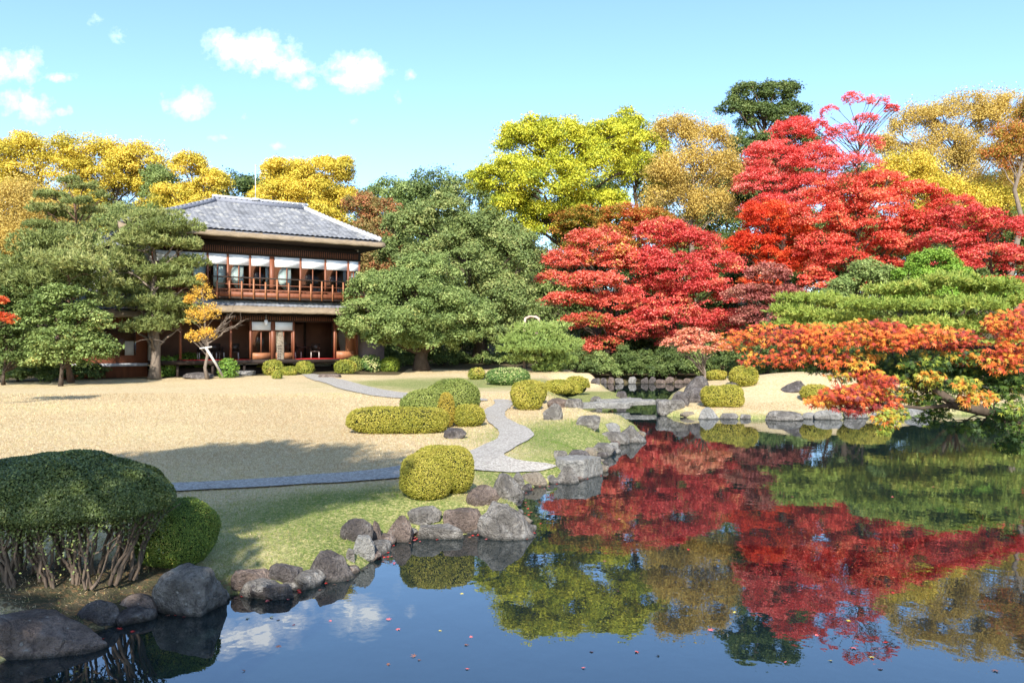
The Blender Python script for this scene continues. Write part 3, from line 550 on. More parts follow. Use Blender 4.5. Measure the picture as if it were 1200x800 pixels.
def sq(u, e):
    """unit directions onto a superellipsoid of exponent e"""
    return u/((np.abs(u)**e).sum(1)**(1/e))[:, None]
def lobe_leaves(c, r, e, size, cover, seed, rot=0.0, bump=.035):
    A = 4*np.pi*((r[0]*r[1])**1.6/3+(r[0]*r[2])**1.6/3+(r[1]*r[2])**1.6/3)**(1/1.6)*1.15
    n = int(A*cover/(size*size*.34)); u = sph(n); p = sq(u, e)
    nn = norm(np.sign(u)*np.abs(p)**(e-1)/r)
    l1 = lump(p*r, 3.2/max(r.mean(), .15)*.9, seed); l2 = lump(p*r, 16, seed+1)
    P_ = p*r*(1+bump*l1+.022*l2+.012*lump(p*r, 30, seed+2))[:, None]; P_ += nn*(rng.normal(size=(n, 1))*size*.35)-nn*np.abs(rng.exponential(.35, (n, 1)))*size*.9
    if rot:
        cr, sr = math.cos(rot), math.sin(rot); M = np.array([[cr, -sr, 0], [sr, cr, 0], [0, 0, 1]]); P_ = P_@M.T; nn = nn@M.T
    return P_+c, norm(nn+rng.normal(size=(n, 3))*.75+[0, 0, .2]), l1
def bush(label, lobes, stops=TOP1, e=2.5, name='clipped_bush', group='clipped azalea bushes on the lawn', cover=1.9, cat='bush', lsize=None, tips=0, rough=0):
    """lobes: (left px, right px, top py, base py[, depth ratio, exponent])"""
    global rng
    root = None; PC = []; NN = []; TI = []; core = []
    for k, L in enumerate(lobes):
        x0, x1, yt, yb = L[:4]; dr = L[4] if len(L) > 4 else .9; ee = L[5] if len(L) > 5 else e; push = L[6] if len(L) > 6 else 0
        h = hit((x0+x1)/2, yb); rx = (x1-x0)/2*h[1]/F; ry = rx*dr; Dc = h[1]+ry*.85+push; rx = (x1-x0)/2*Dc/F
        X = ((x0+x1)/2-600)/F*Dc; gz = float(ground(np.array([X]), np.array([Dc]))[0]); zt = CAMZ+(HZ-yt)/F*(Dc-ry*.25)
        hh = max(.2, zt-gz+.03); c = np.array([X, Dc, gz-.03+hh/2]); r = np.array([rx, ry, hh/2])
        if root is None:
            root = empty(name, (X, Dc, gz)); tag(root, label, cat, group); O = np.array([X, Dc, gz])
            rng = np.random.default_rng(int(x0*7+yb)+1000)
        size = lsize or max(.018, Dc*.00175)
        P_, N_, l1 = lobe_leaves(c-O, r, ee, size, cover, int(x0)+k, 0, .035+rough)
        keep = P_[:, 2] > -.02
        PC.append(P_[keep]); NN.append(N_[keep])
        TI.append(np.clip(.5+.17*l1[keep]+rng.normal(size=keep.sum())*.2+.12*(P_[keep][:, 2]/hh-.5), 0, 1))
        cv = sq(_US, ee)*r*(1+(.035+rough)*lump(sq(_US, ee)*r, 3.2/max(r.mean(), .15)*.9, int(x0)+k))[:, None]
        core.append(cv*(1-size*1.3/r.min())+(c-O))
    PC = np.vstack(PC); NN = np.vstack(NN); TI = np.concatenate(TI)
    V, Q = quads(PC, NN, size*rng.uniform(.7, 1.3, len(PC)), size*.62)
    key = tuple(stops)
    if key not in CT: CT[key] = leafmat('leaves_bush'+str(len(CT)), stops, .22)
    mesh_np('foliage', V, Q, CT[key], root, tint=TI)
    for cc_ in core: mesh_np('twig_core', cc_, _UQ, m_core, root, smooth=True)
    global NQ; NQ += len(Q)
    return root
bush('round bush beside the boulder at the right end of the domed shrub', [(160, 254, 586, 682, .9, 2.3)], ((0, (.05, .09, .02)), (.45, (.13, .20, .035)), (.8, (.26, .32, .05)), (1, (.42, .34, .08))), rough=.03, group='clipped bushes by the near shore')
bush('tall double lobed bush at the near shore, closest to the pond rocks in the middle', [(468, 529, 533, 592, .85, 2.7), (480, 555, 523, 585, .8, 2.7, .1)], TOP4, group='clipped bushes by the near shore', rough=.01)
bush('long low box shaped hedge bush on the straw lawn', [(410, 522, 477, 509, .42, 3.6)], TOP4, rough=.01)
bush('olive domed bush directly behind the long box shaped one', [(468, 534, 457, 500, .9, 2.3)], TOP2)
bush('largest domed bush at the back of the central bush cluster', [(499, 562, 444, 492, .9, 2.3)], TOP2)
bush('narrow orange brown bush squeezed between the two olive domes', [(513, 533, 461, 503, .8, 2.3, .3)], ((0, (.24, .17, .03)), (1, (.50, .38, .05))))
bush('small round bush at the right end of the central bush cluster', [(530, 568, 474, 501, .9, 2.3)], TOP4)
bush('double round bush right of the gravel path bend', [(600, 636, 450, 481, .9, 2.5), (598, 641, 446, 476, .9, 2.5, .4)], TOP4)
bush('long three humped bush by the stone bridge', [(638, 672, 445, 467, .9, 2.5), (652, 682, 446, 469, .9, 2.5), (662, 690, 441, 464, .9, 2.5, .4)], TOP4)
bush('variegated green and cream leaved shrub before the small pine', [(570, 621, 431, 452, .7, 2.4)], TOP3, name='variegated_shrub', cat='shrub', group='leafy shrubs of the garden', cover=2.1, rough=.03)
bush('small ball bush on the back lawn left of the variegated shrub', [(549, 568, 431, 445)], TOP1)
HG = 'ball bushes in front of the house'
bush('round green bush with a dark top under the big evergreen', [(446, 468, 419, 436)], ((0, (.10, .16, .02)), (1, (.34, .40, .05))), group=HG)
bush('left ball bush of the pair at the right corner of the house', [(392, 417, 422, 438)], group=HG)
bush('darker ball bush behind its partner at the right corner of the house', [(408, 426, 417, 436, .9, 2.4, .5)], TOP2, group=HG)
bush('ball bush at the left end of the cluster around the standing stone', [(302, 315, 425, 438)], group=HG)
bush('largest ball bush just left of the standing stone', [(309, 331, 422, 440)], group=HG)
bush('tiniest ball bush at the front of the cluster by the standing stone', [(319, 331, 434, 444)], group=HG)
bush('ball bush half hidden right behind the standing stone', [(330, 343, 423, 436, .9, 2.4, .6)], group=HG)
bush('low ball bush in front of the hidden one right of the standing stone', [(331, 348, 429, 440)], group=HG)
bush('ball bush at the right end of the cluster by the stone step', [(347, 367, 423, 439)], group=HG)
IG = 'clipped bushes on the mound across the pond'
bush('double humped bush nearest the water on the mound', [(822, 852, 452, 478, .9, 2.6), (840, 871, 451, 478, .9, 2.6)], TOP4, group=IG)
bush('tall rounded bush on the crest of the mound', [(855, 887, 429, 455, .9, 2.4)], TOP4, group=IG)
bush('bright green round bush behind the tall one on the mound', [(867, 897, 421, 438, .9, 2.4, .6)], ((0, (.14, .22, .02)), (1, (.40, .46, .05))), group=IG)
bush('flat low bush below the white stemmed coral maple', [(827, 851, 434, 446)], TOP4, group=IG)
bush('round bush on the right of the mound, touched by the hanging maple leaves', [(939, 972, 451, 472)], TOP4, group=IG)
bush('wide clipped bush hidden behind the hanging maple leaves', [(985, 1040, 450, 478)], TOP4, group=IG)
SG = 'leafy shrubs of the garden'
FR = ((0, (.07, .14, .02)), (.5, (.16, .28, .04)), (1, (.34, .46, .08)))
bush('leafy green shrub at the foot of the cloud pruned pine', [(178, 207, 419, 442)], FR, name='leafy_shrub', cat='shrub', group=SG, rough=.05, lsize=.12)
bush('wider leafy shrub between the pine and the yellow tree', [(204, 243, 414, 438)], FR, name='leafy_shrub', cat='shrub', group=SG, rough=.05, lsize=.12)
bush('leafy shrub right of the leaning white prop', [(256, 277, 420, 443)], FR, name='leafy_shrub', cat='shrub', group=SG, rough=.06, lsize=.12)
bush('dark shrub in the shade right of the house corner', [(424, 447, 416, 437, .9, 2.2, .5)], TOP3, name='leafy_shrub', cat='shrub', group=SG, rough=.05, lsize=.12)
# undergrowth along the far bank
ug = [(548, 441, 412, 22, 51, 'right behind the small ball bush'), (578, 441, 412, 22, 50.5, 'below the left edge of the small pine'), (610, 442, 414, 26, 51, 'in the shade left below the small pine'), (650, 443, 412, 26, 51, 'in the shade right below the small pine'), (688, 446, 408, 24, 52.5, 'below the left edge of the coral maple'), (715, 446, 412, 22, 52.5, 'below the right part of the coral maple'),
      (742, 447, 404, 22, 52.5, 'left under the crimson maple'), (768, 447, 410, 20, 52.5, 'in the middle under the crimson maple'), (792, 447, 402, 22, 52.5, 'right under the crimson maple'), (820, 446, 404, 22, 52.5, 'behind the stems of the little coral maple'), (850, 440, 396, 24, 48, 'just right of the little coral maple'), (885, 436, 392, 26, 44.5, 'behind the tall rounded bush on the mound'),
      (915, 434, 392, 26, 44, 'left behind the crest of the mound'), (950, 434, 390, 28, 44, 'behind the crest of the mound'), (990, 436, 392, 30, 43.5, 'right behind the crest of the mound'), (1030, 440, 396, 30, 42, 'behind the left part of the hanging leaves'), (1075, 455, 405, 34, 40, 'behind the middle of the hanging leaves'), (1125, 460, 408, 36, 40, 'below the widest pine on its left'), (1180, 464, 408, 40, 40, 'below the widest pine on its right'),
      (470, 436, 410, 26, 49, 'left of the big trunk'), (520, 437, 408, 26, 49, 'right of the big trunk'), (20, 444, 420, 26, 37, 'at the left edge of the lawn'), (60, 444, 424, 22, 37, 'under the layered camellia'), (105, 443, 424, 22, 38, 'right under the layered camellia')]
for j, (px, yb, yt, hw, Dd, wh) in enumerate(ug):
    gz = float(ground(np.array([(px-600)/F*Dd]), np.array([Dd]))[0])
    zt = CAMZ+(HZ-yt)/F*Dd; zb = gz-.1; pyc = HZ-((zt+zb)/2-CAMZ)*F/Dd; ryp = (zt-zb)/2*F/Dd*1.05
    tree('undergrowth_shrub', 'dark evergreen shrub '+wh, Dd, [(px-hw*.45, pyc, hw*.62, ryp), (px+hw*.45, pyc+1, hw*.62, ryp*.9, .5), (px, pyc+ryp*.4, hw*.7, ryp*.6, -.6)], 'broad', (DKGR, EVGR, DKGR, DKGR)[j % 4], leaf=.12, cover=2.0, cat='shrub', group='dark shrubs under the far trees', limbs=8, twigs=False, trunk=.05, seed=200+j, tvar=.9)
# domed shrub with bare stems
def domed():
    global rng; rng = np.random.default_rng(5)
    Dd = 7.85; cx = (62-600)/F*Dd; gz = float(ground(np.array([cx]), np.array([Dd]))[0])
    root = empty('domed_shrub', (cx, Dd, gz)); tag(root, 'big dark green domed shrub on bare crooked stems at the near left shore', 'shrub')
    O = np.array([cx, Dd, gz])
    rx = 1.14; ry = .62
    # canopy: dome top, undercut underside
    n = 75000; u = sph(n); u[:, 2] = np.where((u[:, 2] < 0) & (rng.uniform(size=n) < .55), -u[:, 2], u[:, 2]); p = sq(u, 2.5); p[:, 2] *= np.where(p[:, 2] < 0, .32, 1)
    zc = CAMZ+(HZ-612)/F*(Dd-.55)-gz+.08; rz = CAMZ+(HZ-536)/F*(Dd-.2)-gz-zc
    r = np.array([rx, ry, rz]); l1 = lump(p*r, 3.5, 3); l2 = lump(p*r, 11, 4)
    P_ = p*r*(1+.045*l1+.03*l2+.016*lump(p*r, 24, 8))[:, None]; nn = norm(np.sign(u)*np.abs(p)**1.5/r)
    P_ -= nn*rng.exponential(.014, (n, 1)); 
    P_[:, 2] += zc; N_ = norm(nn+rng.normal(size=(n, 3))*.7+[0, 0, .25])
    hang = 20000; a = rng.uniform(0, 6.28, hang); q = rng.uniform(.2, .98, hang)
    Hc = np.c_[np.cos(a)*rx*q, np.sin(a)*ry*q, zc-.02-np.abs(rng.normal(size=hang))*.15*(1+lump(np.c_[np.cos(a)*q, np.sin(a)*q, a*0], 5, 9)*.5)]
    P_ = np.vstack([P_, Hc]); N_ = np.vstack([N_, norm(rng.normal(size=(hang, 3))+[0, -.4, .3])])
    TI = np.clip(.45+rng.normal(size=len(P_))*.22+np.concatenate([l1*.12, np.zeros(hang)]), 0, 1)
    V, Q = quads(P_, N_, .026*rng.uniform(.7, 1.3, len(P_)), .016)
    mt = leafmat('leaves_dome', ((0, (.045, .07, .022)), (.5, (.11, .145, .04)), (.85, (.22, .26, .075)), (1, (.36, .34, .11))), .2, .45, .35)
    mesh_np('canopy', V, Q, mt, root, tint=TI)
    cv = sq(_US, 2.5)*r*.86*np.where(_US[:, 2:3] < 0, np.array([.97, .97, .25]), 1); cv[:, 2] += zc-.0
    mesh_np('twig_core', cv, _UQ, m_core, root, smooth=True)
    ms_ = simple('stem_bark', (.17, .125, .09), (.075, .055, .04), 22, .85, .15, .5, (1, 1, .3))
    # stems in clumps, fanning outwards
    bases = [(-.80, -.05), (-.62, -.2), (-.42, -.05), (-.25, -.24), (-.08, -.06), (.10, -.22), (.26, -.05), (.44, -.16), (.60, -.02), (.30, .2), (-.3, .2), (-.7, .22), (.05, .25), (-.95, .05), (-.52, .3), (.5, .3), (-.12, .36), (.72, .15)]
    for bx, by in bases:
        mb = MB(); k = rng.integers(4, 7)
        for s_ in range(k):
            a = rng.uniform(0, 6.28); o0 = np.array([bx+.03*np.cos(a), by+.03*np.sin(a), -.05]); e = np.array([bx*1.15+rng.normal()*.19+(.12 if bx > .3 else 0), by*1.1+rng.normal()*.14, zc+.02])
            e[0] = np.clip(e[0], -rx*.9, rx*.9); e[1] = np.clip(e[1], -ry*.85, ry*.85)
            pl = limb(mb, o0, e, rng.uniform(.012, .022), .008, 6, .045, rng.uniform(-.05, .08), n=9)
            for _ in range(2):
                j = rng.integers(3, 8); ee = pl[j]+np.array([rng.normal()*.17, rng.normal()*.12, rng.uniform(.12, .35)]); ee[2] = min(ee[2], zc+.05); limb(mb, pl[j], ee, .008, .004, 5, .12, .05, n=5)
        mb.build('stem', ms_, root, True)
    # a few leaf tufts low on the stems
    n = 1600; k = rng.integers(0, len(bases), n); bb = np.array(bases)[k]; Pl = np.c_[bb[:, 0]+rng.normal(size=n)*.16, bb[:, 1]-.05+rng.normal(size=n)*.1, rng.uniform(.1, zc, n)]
    tk = lump(Pl, 9, 2) > .9; Pl = Pl[tk]; V, Q = quads(Pl, sph(len(Pl)), .028, .018); mesh_np('stray_leaves', V, Q, mt, root, tint=rng.uniform(.3, 1, len(Q)))
domed()

# ------------------------------------------------------------------ rocks
import bmesh
_bm = bmesh.new(); bmesh.ops.create_icosphere(_bm, subdivisions=5, radius=1); _bm.verts.ensure_lookup_table()
ICO = np.array([v.co[:] for v in _bm.verts]); ICF = np.array([[v.index for v in f.verts] for f in _bm.faces]); _bm.free()
_bm = bmesh.new(); bmesh.ops.create_icosphere(_bm, subdivisions=4, radius=1); _bm.verts.ensure_lookup_table()
ICO4 = np.array([v.co[:] for v in _bm.verts]); ICF4 = np.array([[v.index for v in f.verts] for f in _bm.faces]); _bm.free()
def rockmat(name, c1, c2, c3, lich=.5):
    m, t, o = mat(name); P = gpos(t); ob = t.n('ShaderNodeTexCoord').outputs['Object']
    a = t.noise(ob, 3.2, 6, .65); b_ = t.noise(ob, 15, 5, .7); d = t.noise(ob, 50, 3, .7); sepz = t.n('ShaderNodeSeparateXYZ'); t.l(P, sepz.inputs[0])
    c = t.mix(t.ramp(a, [(.40, (0, 0, 0)), (.58, (1, 1, 1))]), c1, c2)
    c = t.mix(t.ramp(b_, [(.35, (.7, .7, .7)), (.5, (0, 0, 0))]), c, c3)
    c = t.mix(t.ramp(t.m('ADD', t.m('MULTIPLY', b_, .6), t.m('MULTIPLY', a, .4)), [(.56, (0, 0, 0)), (.63, (lich, lich, lich))]), c, (.50, .48, .43))
    c = t.mix(t.ramp(d, [(.3, (.35, .35, .35)), (.45, (0, 0, 0))]), c, (.06, .055, .05))
    vl = t.n('ShaderNodeTexVoronoi'); vl.inputs['Scale'].default_value = 9; t.l(t.n('ShaderNodeVectorMath', operation='ADD').outputs[0], vl.inputs['Vector']) if False else t.l(ob, vl.inputs['Vector'])
    c = t.mix(t.ramp(t.m('ADD', vl.outputs['Distance'], t.m('MULTIPLY', b_, .5)), [(.30, (lich, lich, lich)), (.37, (0, 0, 0))]), c, (.52, .50, .44))
    ck = t.n('ShaderNodeTexVoronoi', feature='DISTANCE_TO_EDGE'); ck.inputs['Scale'].default_value = 2.4; wv_ = t.n('ShaderNodeVectorMath', operation='MULTIPLY_ADD'); t.l(t.noise(ob, 4, 4, .6, 1), wv_.inputs[0]); wv_.inputs[1].default_value = (.5, .5, .5); t.l(ob, wv_.inputs[2]); t.l(wv_.outputs[0], ck.inputs['Vector'])
    crk = t.ramp(ck.outputs['Distance'], [(.0, (1, 1, 1)), (.022, (0, 0, 0))]); c = t.mix(t.m('MULTIPLY', crk, .3), c, (.035, .03, .026))
    wetf = t.ramp(t.m('ADD', sepz.outputs[2], t.m('MULTIPLY', b_, .05)), [(.035, (1, 1, 1)), (.075, (0, 0, 0))])
    c = t.mix(t.m('MULTIPLY', wetf, .75), c, (.035, .035, .028))
    p = pbsdf(t, c, .85, .25, t.m('ADD', t.m('MULTIPLY', a, 1.5), t.m('ADD', t.m('SUBTRACT', t.m('MULTIPLY', b_, 1.8), t.m('MULTIPLY', crk, .4)), t.m('MULTIPLY', d, .8))), 1.0, .10); t.l(p.outputs[0], o.inputs[0]); return m
RK = dict(g=rockmat('rock_grey', (.20, .178, .15), (.42, .38, .33), (.075, .065, .058), .8), b=rockmat('rock_brown', (.19, .14, .11), (.36, .27, .215), (.09, .065, .055), .6),
          d=rockmat('rock_dark', (.12, .10, .09), (.26, .225, .20), (.045, .038, .036), .5), p=rockmat('rock_pale', (.36, .34, .30), (.50, .47, .42), (.2, .19, .17), .8), t=rockmat('rock_tan', (.36, .29, .21), (.46, .38, .28), (.18, .14, .10), .4))
RG = 'rocks along the shore'
def rock(label, x0, x1, yt, yb, m='g', flat=0.0, dr=.8, seed=None, group=RG, name='shore_rock', peak=None, sink=.1, cut=9, e=2.4, push=0):
    sd_ = int(x0*13+yb*7) if seed is None else seed; r = np.random.default_rng(sd_)
    h = hit((x0+x1)/2, yb); rx = (x1-x0)/2*h[1]/F; ry = rx*dr; Dc = h[1]+ry*.7+push; rx = (x1-x0)/2*Dc/F
    zt = CAMZ+(HZ-yt)/F*(Dc-ry*.2); zb = h[2]-sink-.05; hh = max(.08, zt-zb)
    I, Fc = (ICO, ICF) if (x1-x0) > 24 else (ICO4, ICF4)
    P = sq(I, e)
    for k in range(max(2, cut-3)):   # cleaved faces
        nv = norm(r.normal(size=3)*np.array([1, 1, .7])); dd = r.uniform(.55, .86); s_ = P@nv; over = s_ > dd; P[over] -= nv*((s_[over]-dd)*.93)[:, None]
    if flat: P[:, 2] = np.where(P[:, 2] > 1-flat, 1-flat+(P[:, 2]-1+flat)*.12, P[:, 2])
    P = P*(1+.07*lump(P, 2.4, sd_)+.035*lump(P, 6, sd_+1)-.03*np.abs(lump(P, 5, sd_+5))+.016*lump(P, 15, sd_+2)+.010*lump(P, 38, sd_+3))[:, None]
    if peak is not None:   # summit pulled sideways, sides sloping
        tz = np.clip((P[:, 2]+1)/2, 0, 1); P[:, 0] = P[:, 0]*(1-.62*tz**1.2)+peak*tz; P[:, 1] *= (1-.45*tz)
    P /= np.array([np.abs(P[:, 0]).max(), np.abs(P[:, 1]).max(), 1]); P[:, 2] = (P[:, 2]-P[:, 2].min())/(P[:, 2].max()-P[:, 2].min())
    P = P*np.array([rx, ry, hh]); X = ((x0+x1)/2-600)/F*Dc
    o_ = mesh_np(name, P, Fc, RK[m], smooth=True, loc=(X, Dc, zb)); tag(o_, label, 'rock', group)
    return o_
rock('biggest flat brown rock at the left bottom corner', -40, 126, 722, 772, 'b', dr=.55, peak=None, flat=.15)
rock('low grey brown rock right of the big flat corner rock', 92, 140, 703, 730, 'd', dr=.7)
rock('small brown rock wedged left of the tall boulder', 136, 184, 697, 724, 'b', dr=.7)
rock('tall grey boulder with pale lichen below the round bush', 178, 275, 663, 722, 'g', dr=.6, peak=.02)
rock('orange brown block at the shore right of the tall boulder', 268, 322, 668, 694, 'b', flat=.25, dr=.5, e=3.4)
rock('dark leaning rock right of the orange brown block', 312, 361, 660, 690, 'd', dr=.6)
rock('thin slab lying in the water below the orange brown block', 293, 345, 684, 703, 'd', flat=.3, dr=.5, sink=.05)
rock('dark wedge shaped rock left of the small pale one', 360, 421, 645, 681, 'd', dr=.6, peak=-.1)
rock('small pale boulder at the inner corner of the shore', 412, 440, 627, 655, 'p', dr=.8, e=2.6)
rock('pebble sized rock beside the small pale boulder', 405, 418, 642, 657, 'g', dr=.8)
rock('dark broad rock at the edge of the shaded lawn', 398, 438, 607, 636, 'd', dr=.7)
rock('brown rock leaning right of the dark broad one', 428, 452, 610, 637, 'b', dr=.7, peak=-.1)
rock('rounded grey rock at the left end of the low stone row', 450, 485, 604, 636, 'b', dr=.7, peak=.12)
rock('upright oval rock below the double lobed bush', 477, 520, 593, 616, 'g', dr=.6, sink=.05)
rock('wide purple brown block in the low stone row', 516, 569, 597, 626, 'b', flat=.3, dr=.55, e=3.4)
rock('flat step stone at the waterline under the oval rock', 482, 545, 615, 632, 'g', flat=.35, dr=.5, e=3.2)
rock('large triangular rock jutting into the pond', 558, 628, 588, 632, 'g', dr=.6, peak=-.22)
rock('small white rock behind the large triangular one', 580, 603, 590, 604, 'p', dr=.8)
rock('flat brown rock right of the double lobed bush', 546, 587, 568, 592, 'b', dr=.6)
rock('rounded speckled boulder behind the triangular rock', 573, 614, 554, 585, 'g', dr=.8, peak=-.1)
rock('grey stone tucked behind the speckled boulder', 598, 615, 553, 568, 'g', dr=.8)
rock('smooth tan rock right of the speckled boulder', 606, 641, 553, 568, 't', dr=.6)
rock('tiny grey rock between the tan rock and the pointed one', 640, 653, 556, 565, 'g', dr=.8)
rock('pointed pyramid rock at the waterline', 651, 681, 546, 567, 'g', dr=.8, peak=0)
rock('long flat topped block with a pale front face', 650, 711, 535, 561, 'p', flat=.35, dr=.75, e=4, cut=4)
rock('dark mossy rock behind the flat topped block', 656, 692, 527, 542, 'd', dr=.7)
rock('round grey rock left of the mossy one', 648, 665, 527, 540, 'g', dr=.8)
rock('small tan rock behind the flat topped block', 683, 700, 524, 535, 't', dr=.8)
rock('wide low grey rock reaching into the pond', 692, 725, 519, 535, 'g', dr=.7, flat=.1)
rock('white stone right of the wide low grey rock', 712, 727, 518, 526, 'p', dr=.8)
rock('biggest rock on the tip of the peninsula', 722, 758, 498, 519, 'g', dr=.8, peak=-.05)
rock('grey rock joined to the tip rock on its left', 700, 738, 505, 521, 'g', dr=.7)
rock('flat pale rock behind the tip of the peninsula', 704, 727, 495, 505, 'p', dr=.7)
rock('grey rock facing the stone bridge', 672, 707, 486, 501, 'g', dr=.7)
rock('pale rock at the inner end of the inlet', 634, 660, 472, 492, 'g', dr=.7)
rock('flat rock under the three humped bush', 640, 668, 466, 478, 'b', dr=.7)
rock('low grey rock at the left foot of the bridge', 660, 684, 467, 478, 'g', dr=.7, flat=.2)
rock('rock behind the left foot of the bridge', 690, 706, 464, 474, 'g', dr=.7)
rock('small dark rock on the green tongue of lawn', 722, 735, 458, 467, 'd', dr=.8)
rock('pebble at the tip of the green tongue', 734, 741, 465, 471, 'g', dr=.8)
rock('squared block carrying the right end of the bridge', 767, 802, 468, 486, 'g', flat=.25, dr=.8, e=3.6, cut=4)
rock('white peaked rock in front of the mound', 813, 843, 477, 491, 'p', dr=.7, peak=.02)
rock('low tan rock left of the white peaked one', 797, 814, 482, 489, 't', dr=.7)
rock('thin flat rock right of the white peaked one', 842, 866, 484, 491, 'g', dr=.7, flat=.2)
rock('small grey rock right of the thin flat one', 866, 880, 485, 491, 'g', dr=.7)
rock('broad dark grey rock at the front of the mound', 892, 941, 481, 493, 'g', dr=.5)
rock('pale cube like rock right of the broad dark one', 940, 957, 483, 491, 'p', dr=.7)
rock('broad white streaked rock below the hanging leaves', 954, 990, 480, 492, 'p', dr=.5)
rock('peaked grey rock right of the white streaked one', 988, 1018, 476, 490, 'g', dr=.6)
rock('low pale rock seen through the hanging leaves', 1018, 1050, 481, 490, 'p', dr=.5)
rock('pale rock furthest right along the mound', 1060, 1095, 477, 489, 'p', dr=.5)
rock('lowest dark boulder left of the mound', 783, 808, 458, 475, 'd', dr=.8)
rock('long dark boulder sloping up to the coral maple', 800, 832, 440, 464, 'd', dr=.8, peak=.2)
rock('dark boulder in the middle of the left end of the mound', 803, 828, 454, 472, 'd', dr=.8)
rock('reddish grey stone by the double humped bush', 812, 826, 462, 472, 'b', dr=.8)
rock('dark triangular rock lying on the straw coloured mound', 913, 949, 446, 460, 'd', dr=.7, peak=.2, sink=.03)
rock('small dark rock behind the double humped bush on the mound', 848, 866, 447, 456, 'd', dr=.7, sink=.03)
rock('dark flat rock at the right foot of the long box bush', 520, 549, 501, 514, 'd', dr=.7, sink=.03, group='rocks lying on the lawn')
rock('dark flat rock left of the variegated shrub', 560, 574, 437, 444, 'd', dr=.7, sink=.03, group='rocks lying on the lawn')
rock('flat grey rock behind the leaning white prop', 214, 252, 436, 444, 'd', dr=.6, sink=.03, group='rocks lying on the lawn')
rock('pale foundation rock below the left opening of the house', 246, 262, 424, 437, 'g', dr=.7, sink=.03, group='rocks lying on the lawn')
rock('upright greenish grey stone behind the mound', 848, 868, 392, 420, 'g', dr=.5, sink=.3, push=1.5, group='rocks lying on the lawn')
xx = 692; r_k = np.random.default_rng(4)
while xx < 806:
    wdt = r_k.uniform(7, 13)
    if not (733 < xx+wdt/2 < 748):
        rock('small grey brown rock in the row at the far waterline under the maples', xx, xx+wdt, 450-r_k.uniform(5, 9), 449.8, r_k.choice(list('gbbd')), group='small rocks at the far waterline')
    xx += wdt*.92
rock('white round rock among the small rocks at the far waterline', 736, 746, 441, 449.8, 'p', group='small rocks at the far waterline')
def fillers():
    r = np.random.default_rng(71); sh = lake[3:40]
    seg = np.linalg.norm(np.diff(sh, axis=0), axis=1)
    names = {0: ('small flat stone filling a gap between the near left shore rocks', 'small stones between the near left shore rocks'), 1: ('small flat stone filling a gap along the shore in the middle of the pond edge', 'small stones along the middle shore')}
    for i_ in range(len(sh)-1):
        if sh[i_][1] > 27: continue
        k = max(1, int(seg[i_]/.42))
        for q in range(k):
            p_ = sh[i_]+(sh[i_+1]-sh[i_])*((q+r.uniform(.2, .8))/k)+r.normal(size=2)*.05; sz = r.uniform(.08, .17)
            P = sq(ICO4, 2.6); sd_ = int(r.integers(1e6))
            for _ in range(5):
                nv = norm(r.normal(size=3)); dd = r.uniform(.6, .85); s_ = P@nv; ov = s_ > dd; P[ov] -= nv*((s_[ov]-dd)*.93)[:, None]
            P = P*(1+.08*lump(P, 2.4, sd_)+.04*lump(P, 6, sd_+1)+.02*lump(P, 16, sd_+2))[:, None]*np.array([sz*r.uniform(1, 1.7), sz, sz*r.uniform(.45, .8)])
            o_ = mesh_np('shore_stone', P, ICF4, RK[r.choice(list('gbgdtg'))], smooth=True, loc=(p_[0], p_[1], .02)); o_.rotation_euler = (0, 0, math.atan2(*(sh[i_+1]-sh[i_])[::-1])+r.normal()*.3)
            lb, gr = names[0 if p_[1] < 10.9 and p_[0] < -.8 else 1]; tag(o_, lb, 'stone', gr)
fillers()
# stone bridge
def bridge():
    a = np.array([(677-600)/F*30.4, 30.4, 0]); b = np.array([(768-600)/F*30.9, 30.9, 0])
    root = empty('stone_bridge', (a[0], a[1], 0)); tag(root, 'low bridge of long weathered stone slabs over the inlet', 'bridge')
    d = b-a; L = np.linalg.norm(d[:2]); root.rotation_euler.z = math.atan2(d[1], d[0])
    def slab(x0, x1, y0, y1, z0, z1, sd_):
        bm = bmesh.new(); bmesh.ops.create_cube(bm, size=1); bmesh.ops.subdivide_edges(bm, edges=bm.edges[:], cuts=11, use_grid_fill=True)
        V = np.array([v.co[:] for v in bm.verts]); Fq = np.array([[v.index for v in f.verts] for f in bm.faces]); bm.free()
        V = V*(1-.05*np.clip(np.abs(V[:, 1:2]*2)**6+np.abs(V[:, 2:3]*2)**6-1, 0, 1)); V = (V+.5)*np.array([x1-x0, y1-y0, z1-z0])+np.array([x0, y0, z0])
        V += np.c_[lump(V, 3, sd_)*.02, lump(V, 2.2, sd_+1)*.035, lump(V, 2.5, sd_+2)*.025]
        return V, Fq
    for k, (x0, x1, y0, y1, z0, z1) in enumerate(((-.25, L*.66, -.05, .45, .08, .33), (L*.55, L+.1, .10, .62, .17, .36), (L*.30, L*.9, .66, 1.1, .2, .42))):
        V, Fq = slab(x0, x1, y0, y1, z0, z1, k+3); mesh_np('slab', V, Fq, RK['p'], root, smooth=True)
    mb = MB()
bridge()

